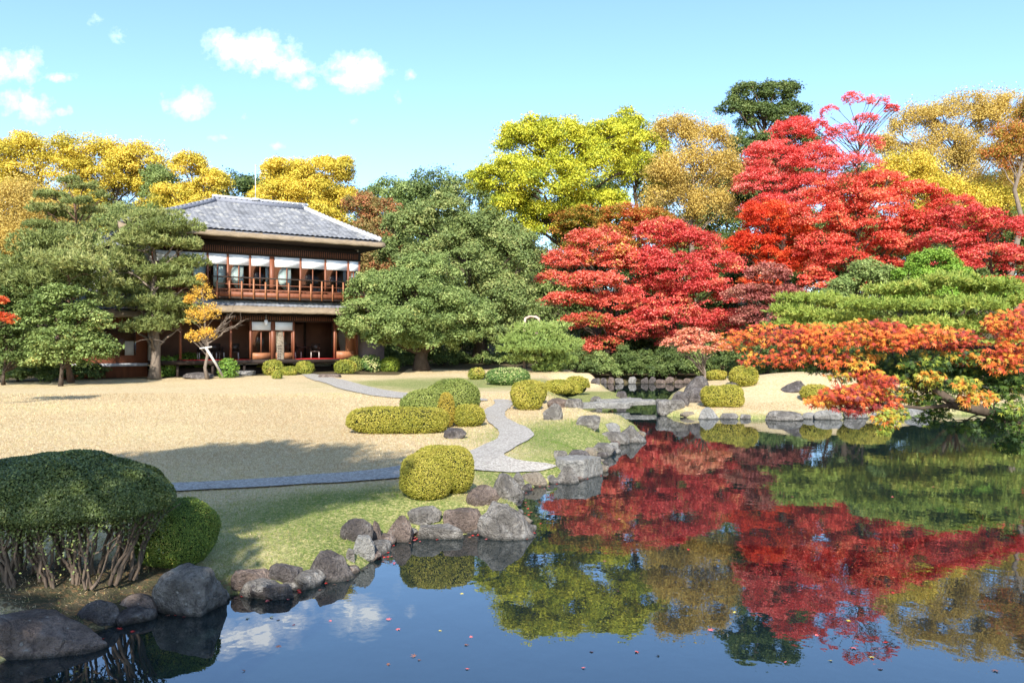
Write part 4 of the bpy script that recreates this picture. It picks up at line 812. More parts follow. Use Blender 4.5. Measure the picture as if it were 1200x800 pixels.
# ------------------------------------------------------------------ house
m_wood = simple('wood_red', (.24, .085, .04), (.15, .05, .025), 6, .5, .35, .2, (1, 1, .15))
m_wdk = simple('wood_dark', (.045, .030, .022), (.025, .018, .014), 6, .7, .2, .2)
m_wmid = simple('wood_orange', (.36, .15, .065), (.24, .09, .04), 5, .5, .35, .2, (1, 1, .12))
m_shingle = simple('bark_shingle', (.30, .23, .15), (.17, .13, .09), 9, .95, .05, .7, (.4, 1, 2.5))
m_paper = simple('white_blind', (.86, .86, .84), (.80, .80, .78), 4, .8, .1, .05)
m_plast = simple('plaster_pale', (.46, .44, .40), (.36, .34, .31), 3, .9, .1, .1)
m_inner = simple('inner_wall', (.24, .13, .09), (.18, .10, .07), 2, .9, .1, .05)
m_carpet = simple('red_carpet', (.42, .03, .03), (.32, .02, .02), 20, .95, .05, .1)
m_blue = simple('ridge_tile', (.20, .21, .24), (.12, .125, .15), 12, .55, .4, .3)
m_cap = simple('ridge_plaster', (.50, .50, .50), (.30, .30, .31), 8, .7, .3, .3)
m_metal = simple('mast_metal', (.6, .6, .6), (.5, .5, .5), 5, .4, .5, 0)
m_glass, t, o = mat('window_glass'); gg = t.n('ShaderNodeBsdfGlossy'); gg.inputs['Roughness'].default_value = .03; gt = t.n('ShaderNodeBsdfTransparent'); gt.inputs[0].default_value = (.82, .86, .84, 1)
gf = t.n('ShaderNodeFresnel'); gf.inputs[0].default_value = 1.28; gm_ = t.n('ShaderNodeMixShader'); t.l(gf.outputs[0], gm_.inputs[0]); t.l(gt.outputs[0], gm_.inputs[1]); t.l(gg.outputs[0], gm_.inputs[2]); t.l(gm_.outputs[0], o.inputs[0])
m_tile, t, o = mat('roof_tile'); ob = t.n('ShaderNodeTexCoord').outputs['Object']
n1 = t.noise(ob, 1.3, 4); vv = t.n('ShaderNodeTexVoronoi'); vv.inputs['Scale'].default_value = 3.4; t.l(ob, vv.inputs['Vector']); s3 = t.n('ShaderNodeSeparateXYZ'); t.l(vv.outputs['Color'], s3.inputs[0])
c = t.mix(s3.outputs[0], (.10, .102, .108), (.20, .202, .21)); c = t.mix(t.ramp(n1, [(.4, (0, 0, 0)), (.75, (.5, .5, .5))]), c, (.21, .215, .23))
c = t.mix(t.ramp(s3.outputs[1], [(.88, (0, 0, 0)), (.92, (.6, .6, .6))]), c, (.30, .29, .26))
p = pbsdf(t, c, .6, .3); t.l(p.outputs[0], o.inputs[0])
def tiled(poly_fn, x0, x1, y0, y1, name, parent, pitch=.30, course=.28, amp=.035, inside=None):
    """wavy pantile sheet over a slope: poly_fn(x, s) -> point for s in 0..1 up the slope"""
    nxp = int((x1-x0)/pitch*6); L = y1; nc = max(2, int(L/course)); xs_ = np.linspace(x0, x1, nxp+1)
    V = []; rows = []
    for c_ in range(nc):
        for e_ in (0, 1): rows.append((c_+e_*.999)/nc); 
    Z = []
    A = np.zeros((len(rows), len(xs_), 3))
    for ri, s_ in enumerate(rows):
        step = .035*(1-(ri % 2))
        wv = amp*np.abs(np.sin(np.pi*(xs_-x0)/pitch))**1.0
        A[ri] = poly_fn(xs_, s_); A[ri, :, 2] += wv+step
    idd = np.arange(A.shape[0]*A.shape[1]).reshape(A.shape[:2])
    Q = np.stack([idd[:-1, :-1], idd[:-1, 1:], idd[1:, 1:], idd[1:, :-1]], -1).reshape(-1, 4)
    return mesh_np(name, A.reshape(-1, 3), Q, m_tile, parent)
def house():
    th = math.atan2(.548, .836)
    H = empty('wooden_house', (-15.93, 41.3, 0), th); tag(H, 'two storey wooden house with grey tiled hipped roof and a red balcony rail', 'house')
    G = .95
    B = lambda: MB()
    # stone plinth and floors
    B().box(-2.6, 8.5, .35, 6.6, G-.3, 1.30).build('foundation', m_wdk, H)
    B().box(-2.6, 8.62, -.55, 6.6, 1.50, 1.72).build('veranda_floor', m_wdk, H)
    for x in (-1.4, .3, 1.9, 3.5, 5.3, 7.0, 8.4): B().box(x-.06, x+.06, -.45, -.33, G-.2, 1.50).build('veranda_post', m_wdk, H)
    B().box(4.75, 7.45, -.50, 3.2, 1.722, 1.735).build('carpet', m_carpet, H)
    B().box(-1.2, 2.2, -.48, 2.5, 1.722, 1.735).build('carpet', m_carpet, H)
    # shell: back, sides, upper floor, ceilings
    B().box(-2.6, 8.5, 6.5, 6.6, 1.72, 8.0).build('back_wall', m_plast, H)
    B().box(-2.6, -2.5, .05, 6.5, 1.72, 8.0).build('side_wall', m_plast, H)
    B().box(8.4, 8.5, .05, 6.5, 1.72, 8.0).build('side_wall', m_plast, H)
    B().box(-2.5, 8.4, .1, 6.5, 4.35, 4.95).build('upper_floor', m_wdk, H)
    B().box(-2.5, 8.4, .1, 6.5, 7.85, 7.95).build('ceiling', m_wdk, H)
    B().box(-2.5, 4.65, 3.4, 3.48, 1.74, 4.35).build('inner_wall', m_inner, H)
    B().box(4.9, 6.2, 2.9, 2.98, 1.74, 3.72).build('inner_wall', m_inner, H)
    B().box(6.2, 8.4, 4.2, 4.28, 1.74, 4.35).build('inner_wall', m_inner, H)
    B().box(6.22, 6.34, 2.88, 3.0, 1.74, 4.35).build('inner_post', m_wdk, H)
    B().box(-2.5, 8.4, 3.0, 3.08, 4.95, 7.85).build('inner_wall', m_inner, H)
    # lower front: transom lattice, posts, blinds, sliding doors
    B().box(-2.6, 8.6, 0, .12, 3.76, 4.2).build('lintel_panel', m_wdk, H)
    lat = B()
    for x in np.arange(-2.5, 8.5, .12): lat.box(x, x+.035, -.03, 0, 3.84, 4.06)
    lat.build('lattice', m_wmid if False else m_wood, H)
    for x in (-2.5, -1.2, .12, 1.3, 2.33, 3.52, 4.66, 7.02, 8.38):
        wdt = .11 if abs(x-3.52) < .1 else .055
        B().box(x-wdt, x+wdt, -.05, .10, 1.72, 3.78).build('post', m_wood, H)
    for x0, x1 in ((2.40, 3.40), (3.64, 4.60)):
        bl = B(); bl.box(x0, x1, -.02, .0, 3.30, 3.74); b1 = bl.build('blind', m_paper, H)
        dr = empty('sliding_door', (0, 0, 0)); dr.parent = H
        f = B(); f.box(x0, x1, .03, .07, 1.74, 2.08); f.build('door_panel', m_wmid, dr)
        f = B()
        for x in (x0, (x0+x1)/2-.03, x1-.06): f.box(x, x+.06, .02, .08, 2.083, 3.30)
        f.box(x0+.061, x1-.061, .025, .075, 3.24, 3.297); f.build('door_frame', m_wood, dr)
        f = B(); f.box(x0+.062, x1-.062, .045, .055, 2.085, 3.237); f.build('glass_pane', m_glass, dr)
    dr = empty('sliding_door', (0, 0, 0)); dr.parent = H
    B().box(7.12, 8.30, .03, .07, 1.74, 2.14).build('door_panel', m_wmid, dr)
    f = B()
    for x in (7.10, 7.70, 8.24): f.box(x, x+.06, .02, .08, 2.143, 3.70)
    f.build('door_frame', m_wmid, dr)
    B().box(7.163, 7.697, .045, .055, 2.145, 3.70).build('glass_pane', m_glass, dr)
    B().box(7.763, 8.237, .045, .055, 2.145, 3.70).build('wood_panel', m_wmid, dr)
    B().box(8.63, 10.2, .3, .4, G-.2, 4.0).build('side_fence_wall', simple('wall_mauve', (.26, .20, .19), (.2, .15, .15), 5), H)
    # lower roof with shingle edge and tile rows
    def skirt(x0, x1, z_in, z_out, yout, th_, nm, m_):
        mb = B(); n = 24
        for k in range(n):
            a0 = x0+(x1-x0)*k/n; a1 = x0+(x1-x0)*(k+1)/n
            mb.quadprism([(a0, yout, z_out), (a1-.0, yout, z_out), (a1, -.1, z_in), (a0, -.1, z_in)], th_)
        return mb.build(nm, m_, H)
    mb = B(); n = 30; P0 = [(-1.15, 4.18), (-1.17, 4.30), (-.95, 4.44), (-.62, 4.56), (-.3, 4.64), (-.3, 4.54), (-1.05, 4.18)]
    def profile(mb, P0, x0, x1, n):
        xs_ = np.linspace(x0, x1, n+1); k = len(P0); V = []
        for ix, x in enumerate(xs_):
            for (y, z) in P0: V.append((x, y+.012*math.sin(ix*2.1+z*30), z+.012*math.sin(ix*1.7+y*9)))
        f = [(i_*k+j, (i_+1)*k+j, (i_+1)*k+(j+1) % k, i_*k+(j+1) % k) for i_ in range(n) for j in range(k)]+[tuple(range(k)), tuple(range(n*k+k-1, n*k-1, -1))]
        mb.add(V, f); return mb
    lr = profile(mb, P0, -2.9, 9.3, n).build('lower_roof', m_shingle, H)
    tiled(lambda x, s_: np.stack([x, -.62+s_*.6+x*0, 4.52+.38*s_+x*0], -1), -2.9, 9.2, 0, .6, 'roof_tiles', lr, .24, .2, .03)
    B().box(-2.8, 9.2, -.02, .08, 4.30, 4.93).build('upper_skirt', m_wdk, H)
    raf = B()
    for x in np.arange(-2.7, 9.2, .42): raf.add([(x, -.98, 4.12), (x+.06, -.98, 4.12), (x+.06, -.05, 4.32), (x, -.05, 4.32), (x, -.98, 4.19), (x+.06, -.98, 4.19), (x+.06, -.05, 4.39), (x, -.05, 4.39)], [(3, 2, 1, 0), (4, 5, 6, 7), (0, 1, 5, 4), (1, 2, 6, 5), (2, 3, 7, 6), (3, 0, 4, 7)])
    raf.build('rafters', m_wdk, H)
    # upper front
    B().box(-2.6, 8.6, 0, .12, 7.30, 7.86).build('upper_lintel', m_wdk, H)
    lat = B()
    for x in np.arange(-2.5, 8.5, .11): lat.box(x, x+.03, -.035, -.003, 7.40, 7.72)
    lat.build('lattice', m_wood, H)
    ups = [-2.5, -1.3, .13, 1.15, 2.30, 3.47, 5.05, 6.47, 7.83, 8.5]
    for x in ups:
        wdt = .12 if abs(x-3.47) < .1 else .045
        B().box(x-wdt, x+wdt, -.06, .1, 4.95, 7.30).build('post', m_wood, H)
    for k in range(len(ups)-1):
        x0 = ups[k]+.05; x1 = ups[k+1]-.05
        if abs(ups[k]-3.47) < .1: x0 += .08
        if abs(ups[k+1]-3.47) < .1: x1 -= .08
        B().box(x0, x1, -.015, .005, 6.74, 7.28).build('blind', m_paper, H)
        wn_ = empty('window', (0, 0, 0)); wn_.parent = H
        f = B(); xm = (x0+x1)/2
        f.box(xm-.025, xm+.025, .03, .08, 5.45, 6.74); f.box(x0, x1, .035, .075, 5.36, 5.447); f.build('window_frame', m_wood, wn_)
        B().box(x0, x1, .05, .058, 5.45, 6.74).build('glass_pane', m_glass, wn_)
        # white paper screens behind the glass, some slid aside
        sc_ = {2: [(.3, 1)], 3: [(0, .75)], 4: [(.82, 1)], 5: [(0, .68)], 7: [(.85, 1)], 8: [(0, .8)], 1: [(.5, 1)]}.get(k+0, [])
        for (q0, q1) in sc_[:2]:
            B().box(x0+(x1-x0)*q0, x0+(x1-x0)*q1, .13, .15, 5.3, 6.74).build('paper_screen', m_paper, H)
    B().box(-2.6, 8.6, .0, .1, 4.96, 5.30).build('upper_sill', m_wood, H)
    # balcony: floor, apron board, rails and posts
    bal = empty('balcony', (0, 0, 0)); bal.parent = H
    B().box(.35, 8.7, -.62, -.06, 4.93, 5.02).build('balcony_floor', m_wdk, bal)
    B().box(.35, 8.7, -.60, -.57, 5.03, 5.30).build('apron_board', m_wood, bal)
    B().box(.2, 8.7, -.66, -.60, 6.0, 6.07).build('top_rail', m_wood if False else m_wdk, bal)
    B().box(.35, 8.7, -.65, -.61, 5.66, 5.70).build('middle_rail', m_wood, bal)
    B().box(.35, 8.7, -.66, -.60, 5.38, 5.44).build('bottom_rail', m_wood, bal)
    for k, x in enumerate(np.arange(.45, 8.7, .62)):
        B().box(x-.04, x+.04, -.69, -.662, 4.93, 6.0 if k % 2 else 5.84).build('baluster', m_wmid, bal)
    # main roof: hipped, tiles over shingle edge
    EX0, EX1, EY0, EY1, EZ = -4.0, 9.4, -1.0, 8.0, 8.36; RX0, RX1, RY, RZ = 1.35, 6.4, 3.5, 10.55
    sl = B(); 
    for P4 in ([(EX0, EY0, EZ), (EX1, EY0, EZ), (RX1, RY, RZ), (RX0, RY, RZ)], [(EX1, EY1, EZ), (EX0, EY1, EZ), (RX0, RY, RZ), (RX1, RY, RZ)]): sl.quadprism(P4, .14)
    sl.add([(EX0, EY1, EZ), (EX0, EY0, EZ), (RX0, RY, RZ), (EX0, EY1, EZ-.14), (EX0, EY0, EZ-.14), (RX0, RY, RZ-.14)], [(0, 1, 2), (5, 4, 3), (0, 3, 4, 1)])
    sl.add([(EX1, EY0, EZ), (EX1, EY1, EZ), (RX1, RY, RZ), (EX1, EY0, EZ-.14), (EX1, EY1, EZ-.14), (RX1, RY, RZ-.14)], [(0, 1, 2), (5, 4, 3), (0, 3, 4, 1)])
    rf = sl.build('roof', m_blue, H)
    # shaped tile sheets: run trimmed between the hips
    def front(x, s_):
        xa = EX0+(RX0-EX0)*s_; xb = EX1+(RX1-EX1)*s_; xc = np.clip(x, xa, xb)
        return np.stack([xc, EY0-.02+(RY-EY0)*s_+xc*0, EZ+.02+(RZ-EZ)*(s_-.10*np.sin(np.pi*s_)*.35)+xc*0+.03], -1)
    tiled(front, EX0, EX1, 0, 5.3, 'roof_tiles', rf, .28, .27, .045)
    def rgt(y, s_):
        ya = EY0+(RY-EY0)*s_; yb = EY1+(RY-EY1)*s_; yc = np.clip(y, ya, yb)
        return np.stack([EX1-(EX1-RX1)*s_+yc*0, yc, EZ+.05+(RZ-EZ)*s_+yc*0], -1)
    tiled(rgt, EY0, EY1, 0, 3.8, 'roof_tiles', rf, .28, .27, .045)
    def lft(y, s_):
        ya = EY0+(RY-EY0)*s_; yb = EY1+(RY-EY1)*s_; yc = np.clip(y, ya, yb)
        return np.stack([EX0+(RX0-EX0)*s_+yc*0, yc, EZ+.05+(RZ-EZ)*s_+yc*0], -1)
    tiled(lft, EY0, EY1, 0, 5.8, 'roof_tiles', rf, .28, .27, .045)
    mb = profile(B(), [(-1.12, 8.05), (-1.18, 8.12), (-1.12, 8.31), (-.85, 8.42), (-.5, 8.52), (-.5, 8.20), (-1.0, 8.08)], -4.15, 9.62, 40)
    mb.build('shingle_edge', m_shingle, H)
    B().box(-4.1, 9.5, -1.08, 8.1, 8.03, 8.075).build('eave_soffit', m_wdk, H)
    e2 = B(); e2.box(9.30, 9.58, -.95, 8.1, 8.08, 8.33); e2.build('shingle_edge', m_shingle, H)
    # ridge and hips
    rd = B(); rd.box(RX0-.1, RX1+.15, RY-.16, RY+.16, RZ-.05, RZ+.30); rr_ = rd.build('ridge', m_blue, rf)
    cap = B()
    for x in np.arange(RX0-.15, RX1+.2, .30): cap.tube([(x, RY-.2, RZ+.28), (x, RY-.1, RZ+.36), (x, RY, RZ+.39), (x, RY+.1, RZ+.36), (x, RY+.2, RZ+.28)], .045, 6)
    cap.tube([(RX0-.2, RY, RZ+.33), (RX1+.2, RY, RZ+.33)], .11, 8); cap.build('ridge_cap', m_cap, rf)
    for (ax, ay, bx) in ((EX1, EY0, RX1), (EX0, EY0, RX0), (EX1, EY1, RX1), (EX0, EY1, RX0)):
        hp = B(); tt = np.linspace(0, 1, 9)
        hp.tube([(ax+(bx-ax)*q, ay+(RY-ay)*q, EZ+.13+(RZ-EZ)*q-.04*math.sin(math.pi*q)) for q in tt], .13, 8)
        for q in np.linspace(0, 1, 22): hp.tube([(ax+(bx-ax)*q-.02, ay+(RY-ay)*q, EZ+.20+(RZ-EZ)*q-.04*math.sin(math.pi*q)), (ax+(bx-ax)*(q+.03), ay+(RY-ay)*(q+.03), EZ+.22+(RZ-EZ)*(q+.03)-.04*math.sin(math.pi*q))], .10, 8)
        hp.build('hip_ridge', m_cap if ax > 0 else m_blue, rf, smooth=True)
    ms_ = B(); ms_.tube([(3.55, RY, RZ+.3), (3.55, RY, RZ+2.4)], .022, 6); ms_.box(3.35, 3.75, RY-.22, RY+.22, RZ+.30, RZ+.42); ms_.build('mast', m_metal, rf)
    # ---- left wing, one storey with its own gables
    W_ = empty('house_wing', (-15.93, 41.3, 0), th); tag(W_, 'single storey wing with small tiled gables half hidden by the pines', 'house')
    B().box(-6.4, -2.65, .6, 6, G-.3, 4.2).build('wall', m_wood, W_)
    B().box(-5.6, -3.2, .52, .598, 2.0, 3.3).build('window', m_glass, W_)
    B().box(-3.7, -3.3, .5, .518, 2.0, 2.7).build('paper_screen', m_plast, W_)
    B().box(-6.4, -2.65, .3, .59, 1.45, 1.6).build('sill', m_cap, W_)
    mb = B(); mb.quadprism([(-6.8, -.5, 4.15), (-2.62, -.5, 4.15), (-2.62, 3.2, 5.9), (-6.8, 3.2, 5.9)], .12); mb.quadprism([(-2.62, 6.8, 4.15), (-6.8, 6.8, 4.15), (-6.8, 3.2, 5.9), (-2.62, 3.2, 5.9)], .12)
    w1 = mb.build('roof', m_blue, W_)
    tiled(lambda x, s_: np.stack([x, -.5+3.7*s_+x*0, 4.2+1.75*s_+x*0], -1), -6.8, -2.7, 0, 4.0, 'roof_tiles', w1, .28, .27, .045)
    profile(B(), [(-.7, 3.85), (-.75, 3.95), (-.62, 4.15), (-.3, 4.3), (-.3, 4.1), (-.6, 3.88)], -6.8, -2.7, 16).build('shingle_edge', m_shingle, W_)
    # upper gable block with curved bargeboard facing the lawn
    B().box(-5.3, -3.3, 1.6, 5, 4.3, 6.9).build('gable_wall', simple('plaster_grey', (.22, .21, .20), (.15, .145, .14), 3), W_)
    mb = B(); q = np.linspace(-1, 1, 13); top = [( -4.3+1.55*a, 1.0, 7.75-.8*abs(a)**1.25) for a in q]
    for k in range(12):
        a0, a1 = top[k], top[k+1]; mb.quadprism([a0, a1, (a1[0], 5.5, a1[2]), (a0[0], 5.5, a0[2])], .16)
    mb.build('gable_roof', m_blue, W_)
    mb = B(); mb.add([(-5.3, 1.6, 6.9), (-3.3, 1.6, 6.9), (-4.3, 1.6, 7.55)], [(0, 1, 2)]); mb.build('gable_panel', m_wdk, W_)
    # hanging lantern, steps
    l = empty('lantern', (0, 0, 0)); 
    import mathutils
    M = mathutils.Matrix.Translation((-15.93, 41.3, 0))@mathutils.Matrix.Rotation(th, 4, 'Z')
    q = M@Vector((3.05, -.35, 3.78)); l.location = q; tag(l, 'small white lantern hanging under the lower eave', 'lantern')
    mb = MB(); mb.tube([(0, 0, -.22), (0, 0, -.2), (0, 0, .04), (0, 0, .07)], [.05, .10, .10, .04], 12); mb.build('lamp_shade', m_paper, l, True)
    mb = MB(); mb.tube([(0, 0, .07), (0, 0, .35)], .012, 6); mb.build('hanger', m_metal, l)
    # furniture
    def furn(kind, x, y, rz, label, grp):
        q = M@Vector((x, y, 1.736)); o_ = empty(kind, q, th+rz); tag(o_, label, 'chair' if kind == 'armchair' else 'table', grp)
        if kind == 'armchair':
            B().box(-.25, .25, -.25, .25, .36, .42).build('seat', m_fd, o_); B().box(-.25, .25, .20, .25, .42, .85).build('backrest', m_fd, o_)
            for sx in (-.22, .22):
                for sy in (-.22, .22): B().box(sx-.02, sx+.02, sy-.02, sy+.02, 0, .36).build('leg', m_fl, o_)
            for sx in (-.25, .22): B().box(sx, sx+.03, -.25, .2, .58, .61).build('armrest', m_fd, o_)
        else:
            B().box(-.45, .45, -.35, .35, .62, .66).build('table_top', m_fd, o_)
            for sx in (-.4, .4):
                for sy in (-.3, .3): B().box(sx-.025, sx+.025, sy-.025, sy+.025, 0, .62).build('leg', m_fd, o_)
    m_fd = simple('furniture_dark', (.05, .03, .022), (.03, .02, .015), 8, .4, .4); m_fl = simple('furniture_leg', (.55, .5, .45), (.45, .4, .35), 8, .4, .4)
    fg = 'dark chairs inside the open rooms'
    furn('armchair', .15, 1.2, 0, 'dark chair at the left end of the left open room', fg); furn('armchair', .95, 1.3, .3, 'dark chair in the middle of the left open room', fg)
    furn('armchair', 1.75, 1.1, -.3, 'dark chair nearest the closed doors in the left open room', fg); furn('table', .9, 2.2, 0, 'dark table at the back of the left open room', None)
    furn('armchair', 5.15, 1.2, .4, 'dark chair at the left side of the red carpet', fg); furn('armchair', 6.35, 1.3, -.4, 'dark chair at the right side of the red carpet', fg); furn('table', 5.75, 1.7, 0, 'dark low table between two chairs on the red carpet', None)
house()
# standing stone, steps, prop
def monument():
    h = hit(327, 438); Dd = h[1]+.3; X = (327-600)/F*Dd; o_ = None
    zt = CAMZ+(HZ-388)/F*Dd; Ht = zt-h[2]; P = sq(ICO, 3.2)*np.array([.24, .09, .5]); P[:, 0] *= 1-.22*np.clip(P[:, 2], 0, .5)*2
    P *= (1+.03*lump(P, 9, 3)+.012*lump(P, 30, 4))[:, None]; P[:, 2] = (P[:, 2]+.5)*(Ht+.1)-.05
    o_ = mesh_np('standing_stone', P, ICF, RK['t'], smooth=True, loc=(X, Dd, h[2])); tag(o_, 'tall pale standing stone slab with a carved hollow face before the house', 'monument'); o_.rotation_euler = (0, .03, .35)
    mb = MB()
    for c_ in range(2):
        for k in range(9): mb.box(-.085+c_*.10, -.03+c_*.10, -.118, -.104, .35+k*.14, .36+k*.14+.06)
    mb.build('carved_marks', RK['d'], o_)
monument()
def stepstone(label, px0, px1, yt, yb, m='t'):
    rock(label, px0, px1, yt, yb, m, flat=.4, dr=.6, e=5, cut=3, sink=.02, name='step_stone', group='stone steps before the house')
stepstone('pale squared stone step below the veranda', 366, 389, 425, 435, 'p'); stepstone('flat brown stepping stone on the path to the house', 372, 400, 438, 442.5, 'b'); stepstone('pale stepping stone left of the ball bushes', 268, 300, 434, 440, 'p')
def prop():
    a = hit(262, 443); b = Wp(241, 407, 37.9); mb = MB(); a = a+np.array([0, .1, -.05]); mb.tube([a, (a+b)/2+[.01, 0, .02], b], [.065, .06, .055], 9)
    mb.tube([b+[-.28, 0, -.05], b+[.3, 0, .03]], .035, 7); o_ = mb.build('wooden_prop', simple('weathered_pole', (.62, .60, .55), (.42, .40, .36), 8, .8, .1, .3, (1, 1, .3)), smooth=True); tag(o_, 'pale wooden pole propping the yellow leaved young tree', 'prop')
prop()
def arch():
    Dd = 47; r_ = empty('wooden_arch', Wp(623, 378, Dd)); r_.location.z = float(ground(np.array([r_.location.x]), np.array([Dd]))[0]); tag(r_, 'pale rounded arch frame poking out above the small soft green pine', 'arch')
    z = CAMZ+(HZ-371)/F*Dd-r_.location.z; mb = MB(); mb.tube([(-.42, 0, 0), (-.42, 0, z-.35), (-.36, 0, z-.1), (-.1, 0, z), (.25, 0, z), (.42, 0, z-.12), (.40, 0, z-.4), (.28, 0, z-.9), (.26, 0, 0)], .085, 9); mb.build('frame', simple('arch_wood', (.60, .44, .36), (.42, .28, .2), 6), r_, True)
    mb = MB(); mb.tube([(-.35, .05, z-.55), (.3, .05, z-.35)], .06, 7); mb.build('crossbar', m_wmid, r_, True)
arch()

# ------------------------------------------------------------------ near hanging maple
STAR = []
for ang, ln in ((90, 1.0), (47, .88), (133, .88), (5, .62), (175, .62)):
    STAR.append((ang, ln))
def star_template():
    tips = sorted([(a, l) for a, l in STAR]); V = [(0, 0, 0)]; order = []
    seq = [(-45, .16)]
    for k, (a, l) in enumerate(tips):
        seq += [(a-9, l*.60), (a, l), (a+9, l*.60)]
        if k < len(tips)-1: seq.append(((a+tips[k+1][0])/2, .24))
    seq.append((225, .16))
    for a, l in seq: V.append((l*math.cos(R(a)), l*math.sin(R(a)), -.16*l*l))
    n = len(seq); Fc = [(0, i_, i_+1) for i_ in range(1, n)]+[(0, n, 1)]
    return np.array(V), np.array(Fc)
SV, SF = star_template()
def stars(Pc, N, Ydir, size):
    Y_ = norm(Ydir-(Ydir*N).sum(1)[:, None]*N); X_ = np.cross(Y_, N); n = len(Pc)
    s_ = np.broadcast_to(size, (n,))[:, None, None]
    V = Pc[:, None]+s_*(SV[None, :, 0:1]*X_[:, None]+SV[None, :, 1:2]*Y_[:, None]+SV[None, :, 2:3]*N[:, None])
    Q = (SF[None]+np.arange(n)[:, None, None]*len(SV)).reshape(-1, 3)
    return V.reshape(-1, 3), Q
MAPLE = ((0, (.030, .065, .018)), (.2, (.09, .15, .025)), (.34, (.28, .34, .05)), (.45, (.60, .42, .06)), (.56, (.68, .26, .04)), (.70, (.64, .14, .035)), (.82, (.50, .075, .04)), (.92, (.34, .05, .04)), (1, (.20, .035, .035)))
def near_maple():
    global rng; rng = np.random.default_rng(21)
    base = np.array([6.6, 7.3, .35]); root = empty('maple_tree', base); tag(root, 'near maple whose branches of star shaped orange and green leaves hang in from the right', 'tree')
    mb = MB(); tp = np.array([(0, 0, -.2), (-.15, -.05, .9), (-.1, .0, 1.7), (.1, .1, 2.6), (.2, .1, 3.6)]); mb.tube(tp, [.17, .14, .12, .10, .05], 10)
    # sprays: px, py, rx, ry (photo scale), distance, leaf tint, spread, count
    SP = [(862, 398, 26, 16, 6.6, .66, .10, 120), (895, 392, 26, 17, 6.5, .68, .10, 150), (885, 420, 20, 10, 6.5, .64, .1, 45), (935, 395, 32, 19, 6.3, .72, .10, 240), (925, 418, 28, 14, 6.3, .72, .09, 130), (965, 395, 30, 20, 6.2, .62, .09, 220),
          (975, 420, 26, 12, 6.2, .66, .09, 90), (1005, 392, 30, 20, 6.1, .60, .10, 230), (1035, 385, 26, 14, 6.1, .80, .10, 170), (1050, 398, 30, 16, 6.0, .62, .09, 220), (1090, 393, 32, 16, 6.0, .64, .10, 220), (1125, 398, 28, 15, 6.0, .70, .12, 170),
          (1180, 378, 30, 18, 5.8, .70, .10, 220), (1190, 405, 28, 22, 5.8, .66, .10, 240), (1175, 425, 24, 16, 5.8, .60, .15, 150), (1210, 365, 24, 16, 5.8, .74, .1, 120),
          (995, 425, 36, 10, 6.35, .14, .12, 120), (1050, 425, 40, 14, 6.3, .10, .10, 260), (1100, 425, 36, 16, 6.3, .10, .12, 260), (1140, 430, 34, 18, 6.2, .08, .10, 260), (960, 432, 22, 8, 6.4, .12, .1, 50), (945, 425, 14, 12, 6.4, .18, .12, 50),
          (1015, 418, 24, 10, 6.2, .44, .08, 80), (1022, 440, 26, 12, 6.25, .36, .10, 110), (1075, 445, 30, 12, 6.1, .34, .12, 150), (1090, 440, 22, 8, 5.95, .48, .08, 60), (1010, 428, 16, 7, 6.1, .5, .06, 30),
          (965, 470, 24, 8, 6.1, .56, .07, 110), (985, 462, 26, 12, 6.0, .70, .12, 190), (1010, 462, 28, 14, 5.95, .76, .16, 210), (1030, 448, 24, 12, 5.95, .82, .14, 140), (1000, 478, 24, 9, 6.0, .88, .12, 100), (1035, 472, 22, 14, 6.0, .80, .2, 130),
          (1040, 490, 18, 14, 5.9, .40, .10, 110), (1035, 503, 10, 8, 5.9, .33, .05, 40), (1055, 485, 14, 10, 5.95, .32, .06, 50), (1075, 465, 26, 14, 6.2, .22, .12, 170), (1100, 470, 26, 16, 6.15, .10, .10, 200), (1095, 490, 22, 12, 6.15, .10, .1, 90),
          (1130, 450, 18, 11, 5.7, .40, .09, 100), (1150, 465, 18, 10, 5.7, .42, .12, 110), (1135, 468, 14, 9, 5.7, .52, .12, 60), (1160, 450, 28, 16, 6.0, .08, .10, 180), (1185, 455, 28, 18, 5.9, .10, .12, 240), (1190, 480, 24, 14, 5.8, .10, .10, 140),
          (1195, 505, 16, 14, 5.7, .12, .08, 80), (1175, 490, 16, 10, 5.9, .12, .06, 50), (1110, 412, 40, 12, 6.2, .30, .15, 130), (1060, 436, 30, 12, 6.25, .10, .12, 240), (1110, 448, 34, 14, 6.2, .08, .10, 280), (1150, 436, 34, 14, 6.1, .14, .16, 260), (1150, 500, 26, 12, 6.1, .10, .10, 150), (1185, 520, 20, 12, 5.9, .10, .10, 130), (1195, 440, 30, 20, 5.9, .12, .12, 280),
          (1015, 440, 26, 10, 6.15, .70, .2, 130), (1050, 462, 22, 10, 6.15, .2, .2, 120), (1120, 500, 20, 8, 6.2, .10, .10, 80), (985, 440, 18, 8, 6.2, .5, .2, 50), (1085, 425, 40, 12, 6.1, .12, .14, 240), (1140, 418, 34, 12, 6.0, .3, .3, 200), (1240, 400, 40, 40, 5.8, .5, .25, 400), (1260, 470, 50, 40, 5.8, .2, .15, 350), (1300, 380, 60, 50, 6.2, .6, .2, 450)]
    # main branches
    def W2(px, py, D): return Wp(px, py, D)-base
    br1 = [tp[2], W2(1260, 508, 6.1), W2(1200, 496, 6.0), W2(1160, 482, 6.0), W2(1120, 474, 6.0), W2(1095, 456, 6.1), W2(1060, 448, 6.15), W2(1020, 442, 6.2)]
    br2 = [tp[3], W2(1240, 420, 6.0), W2(1180, 412, 6.05), W2(1120, 408, 6.15), W2(1040, 402, 6.25), W2(960, 402, 6.35), W2(900, 400, 6.5)]
    br3 = [W2(1120, 474, 6.0), W2(1080, 478, 6.0), W2(1040, 474, 6.0), W2(990, 468, 6.1)]
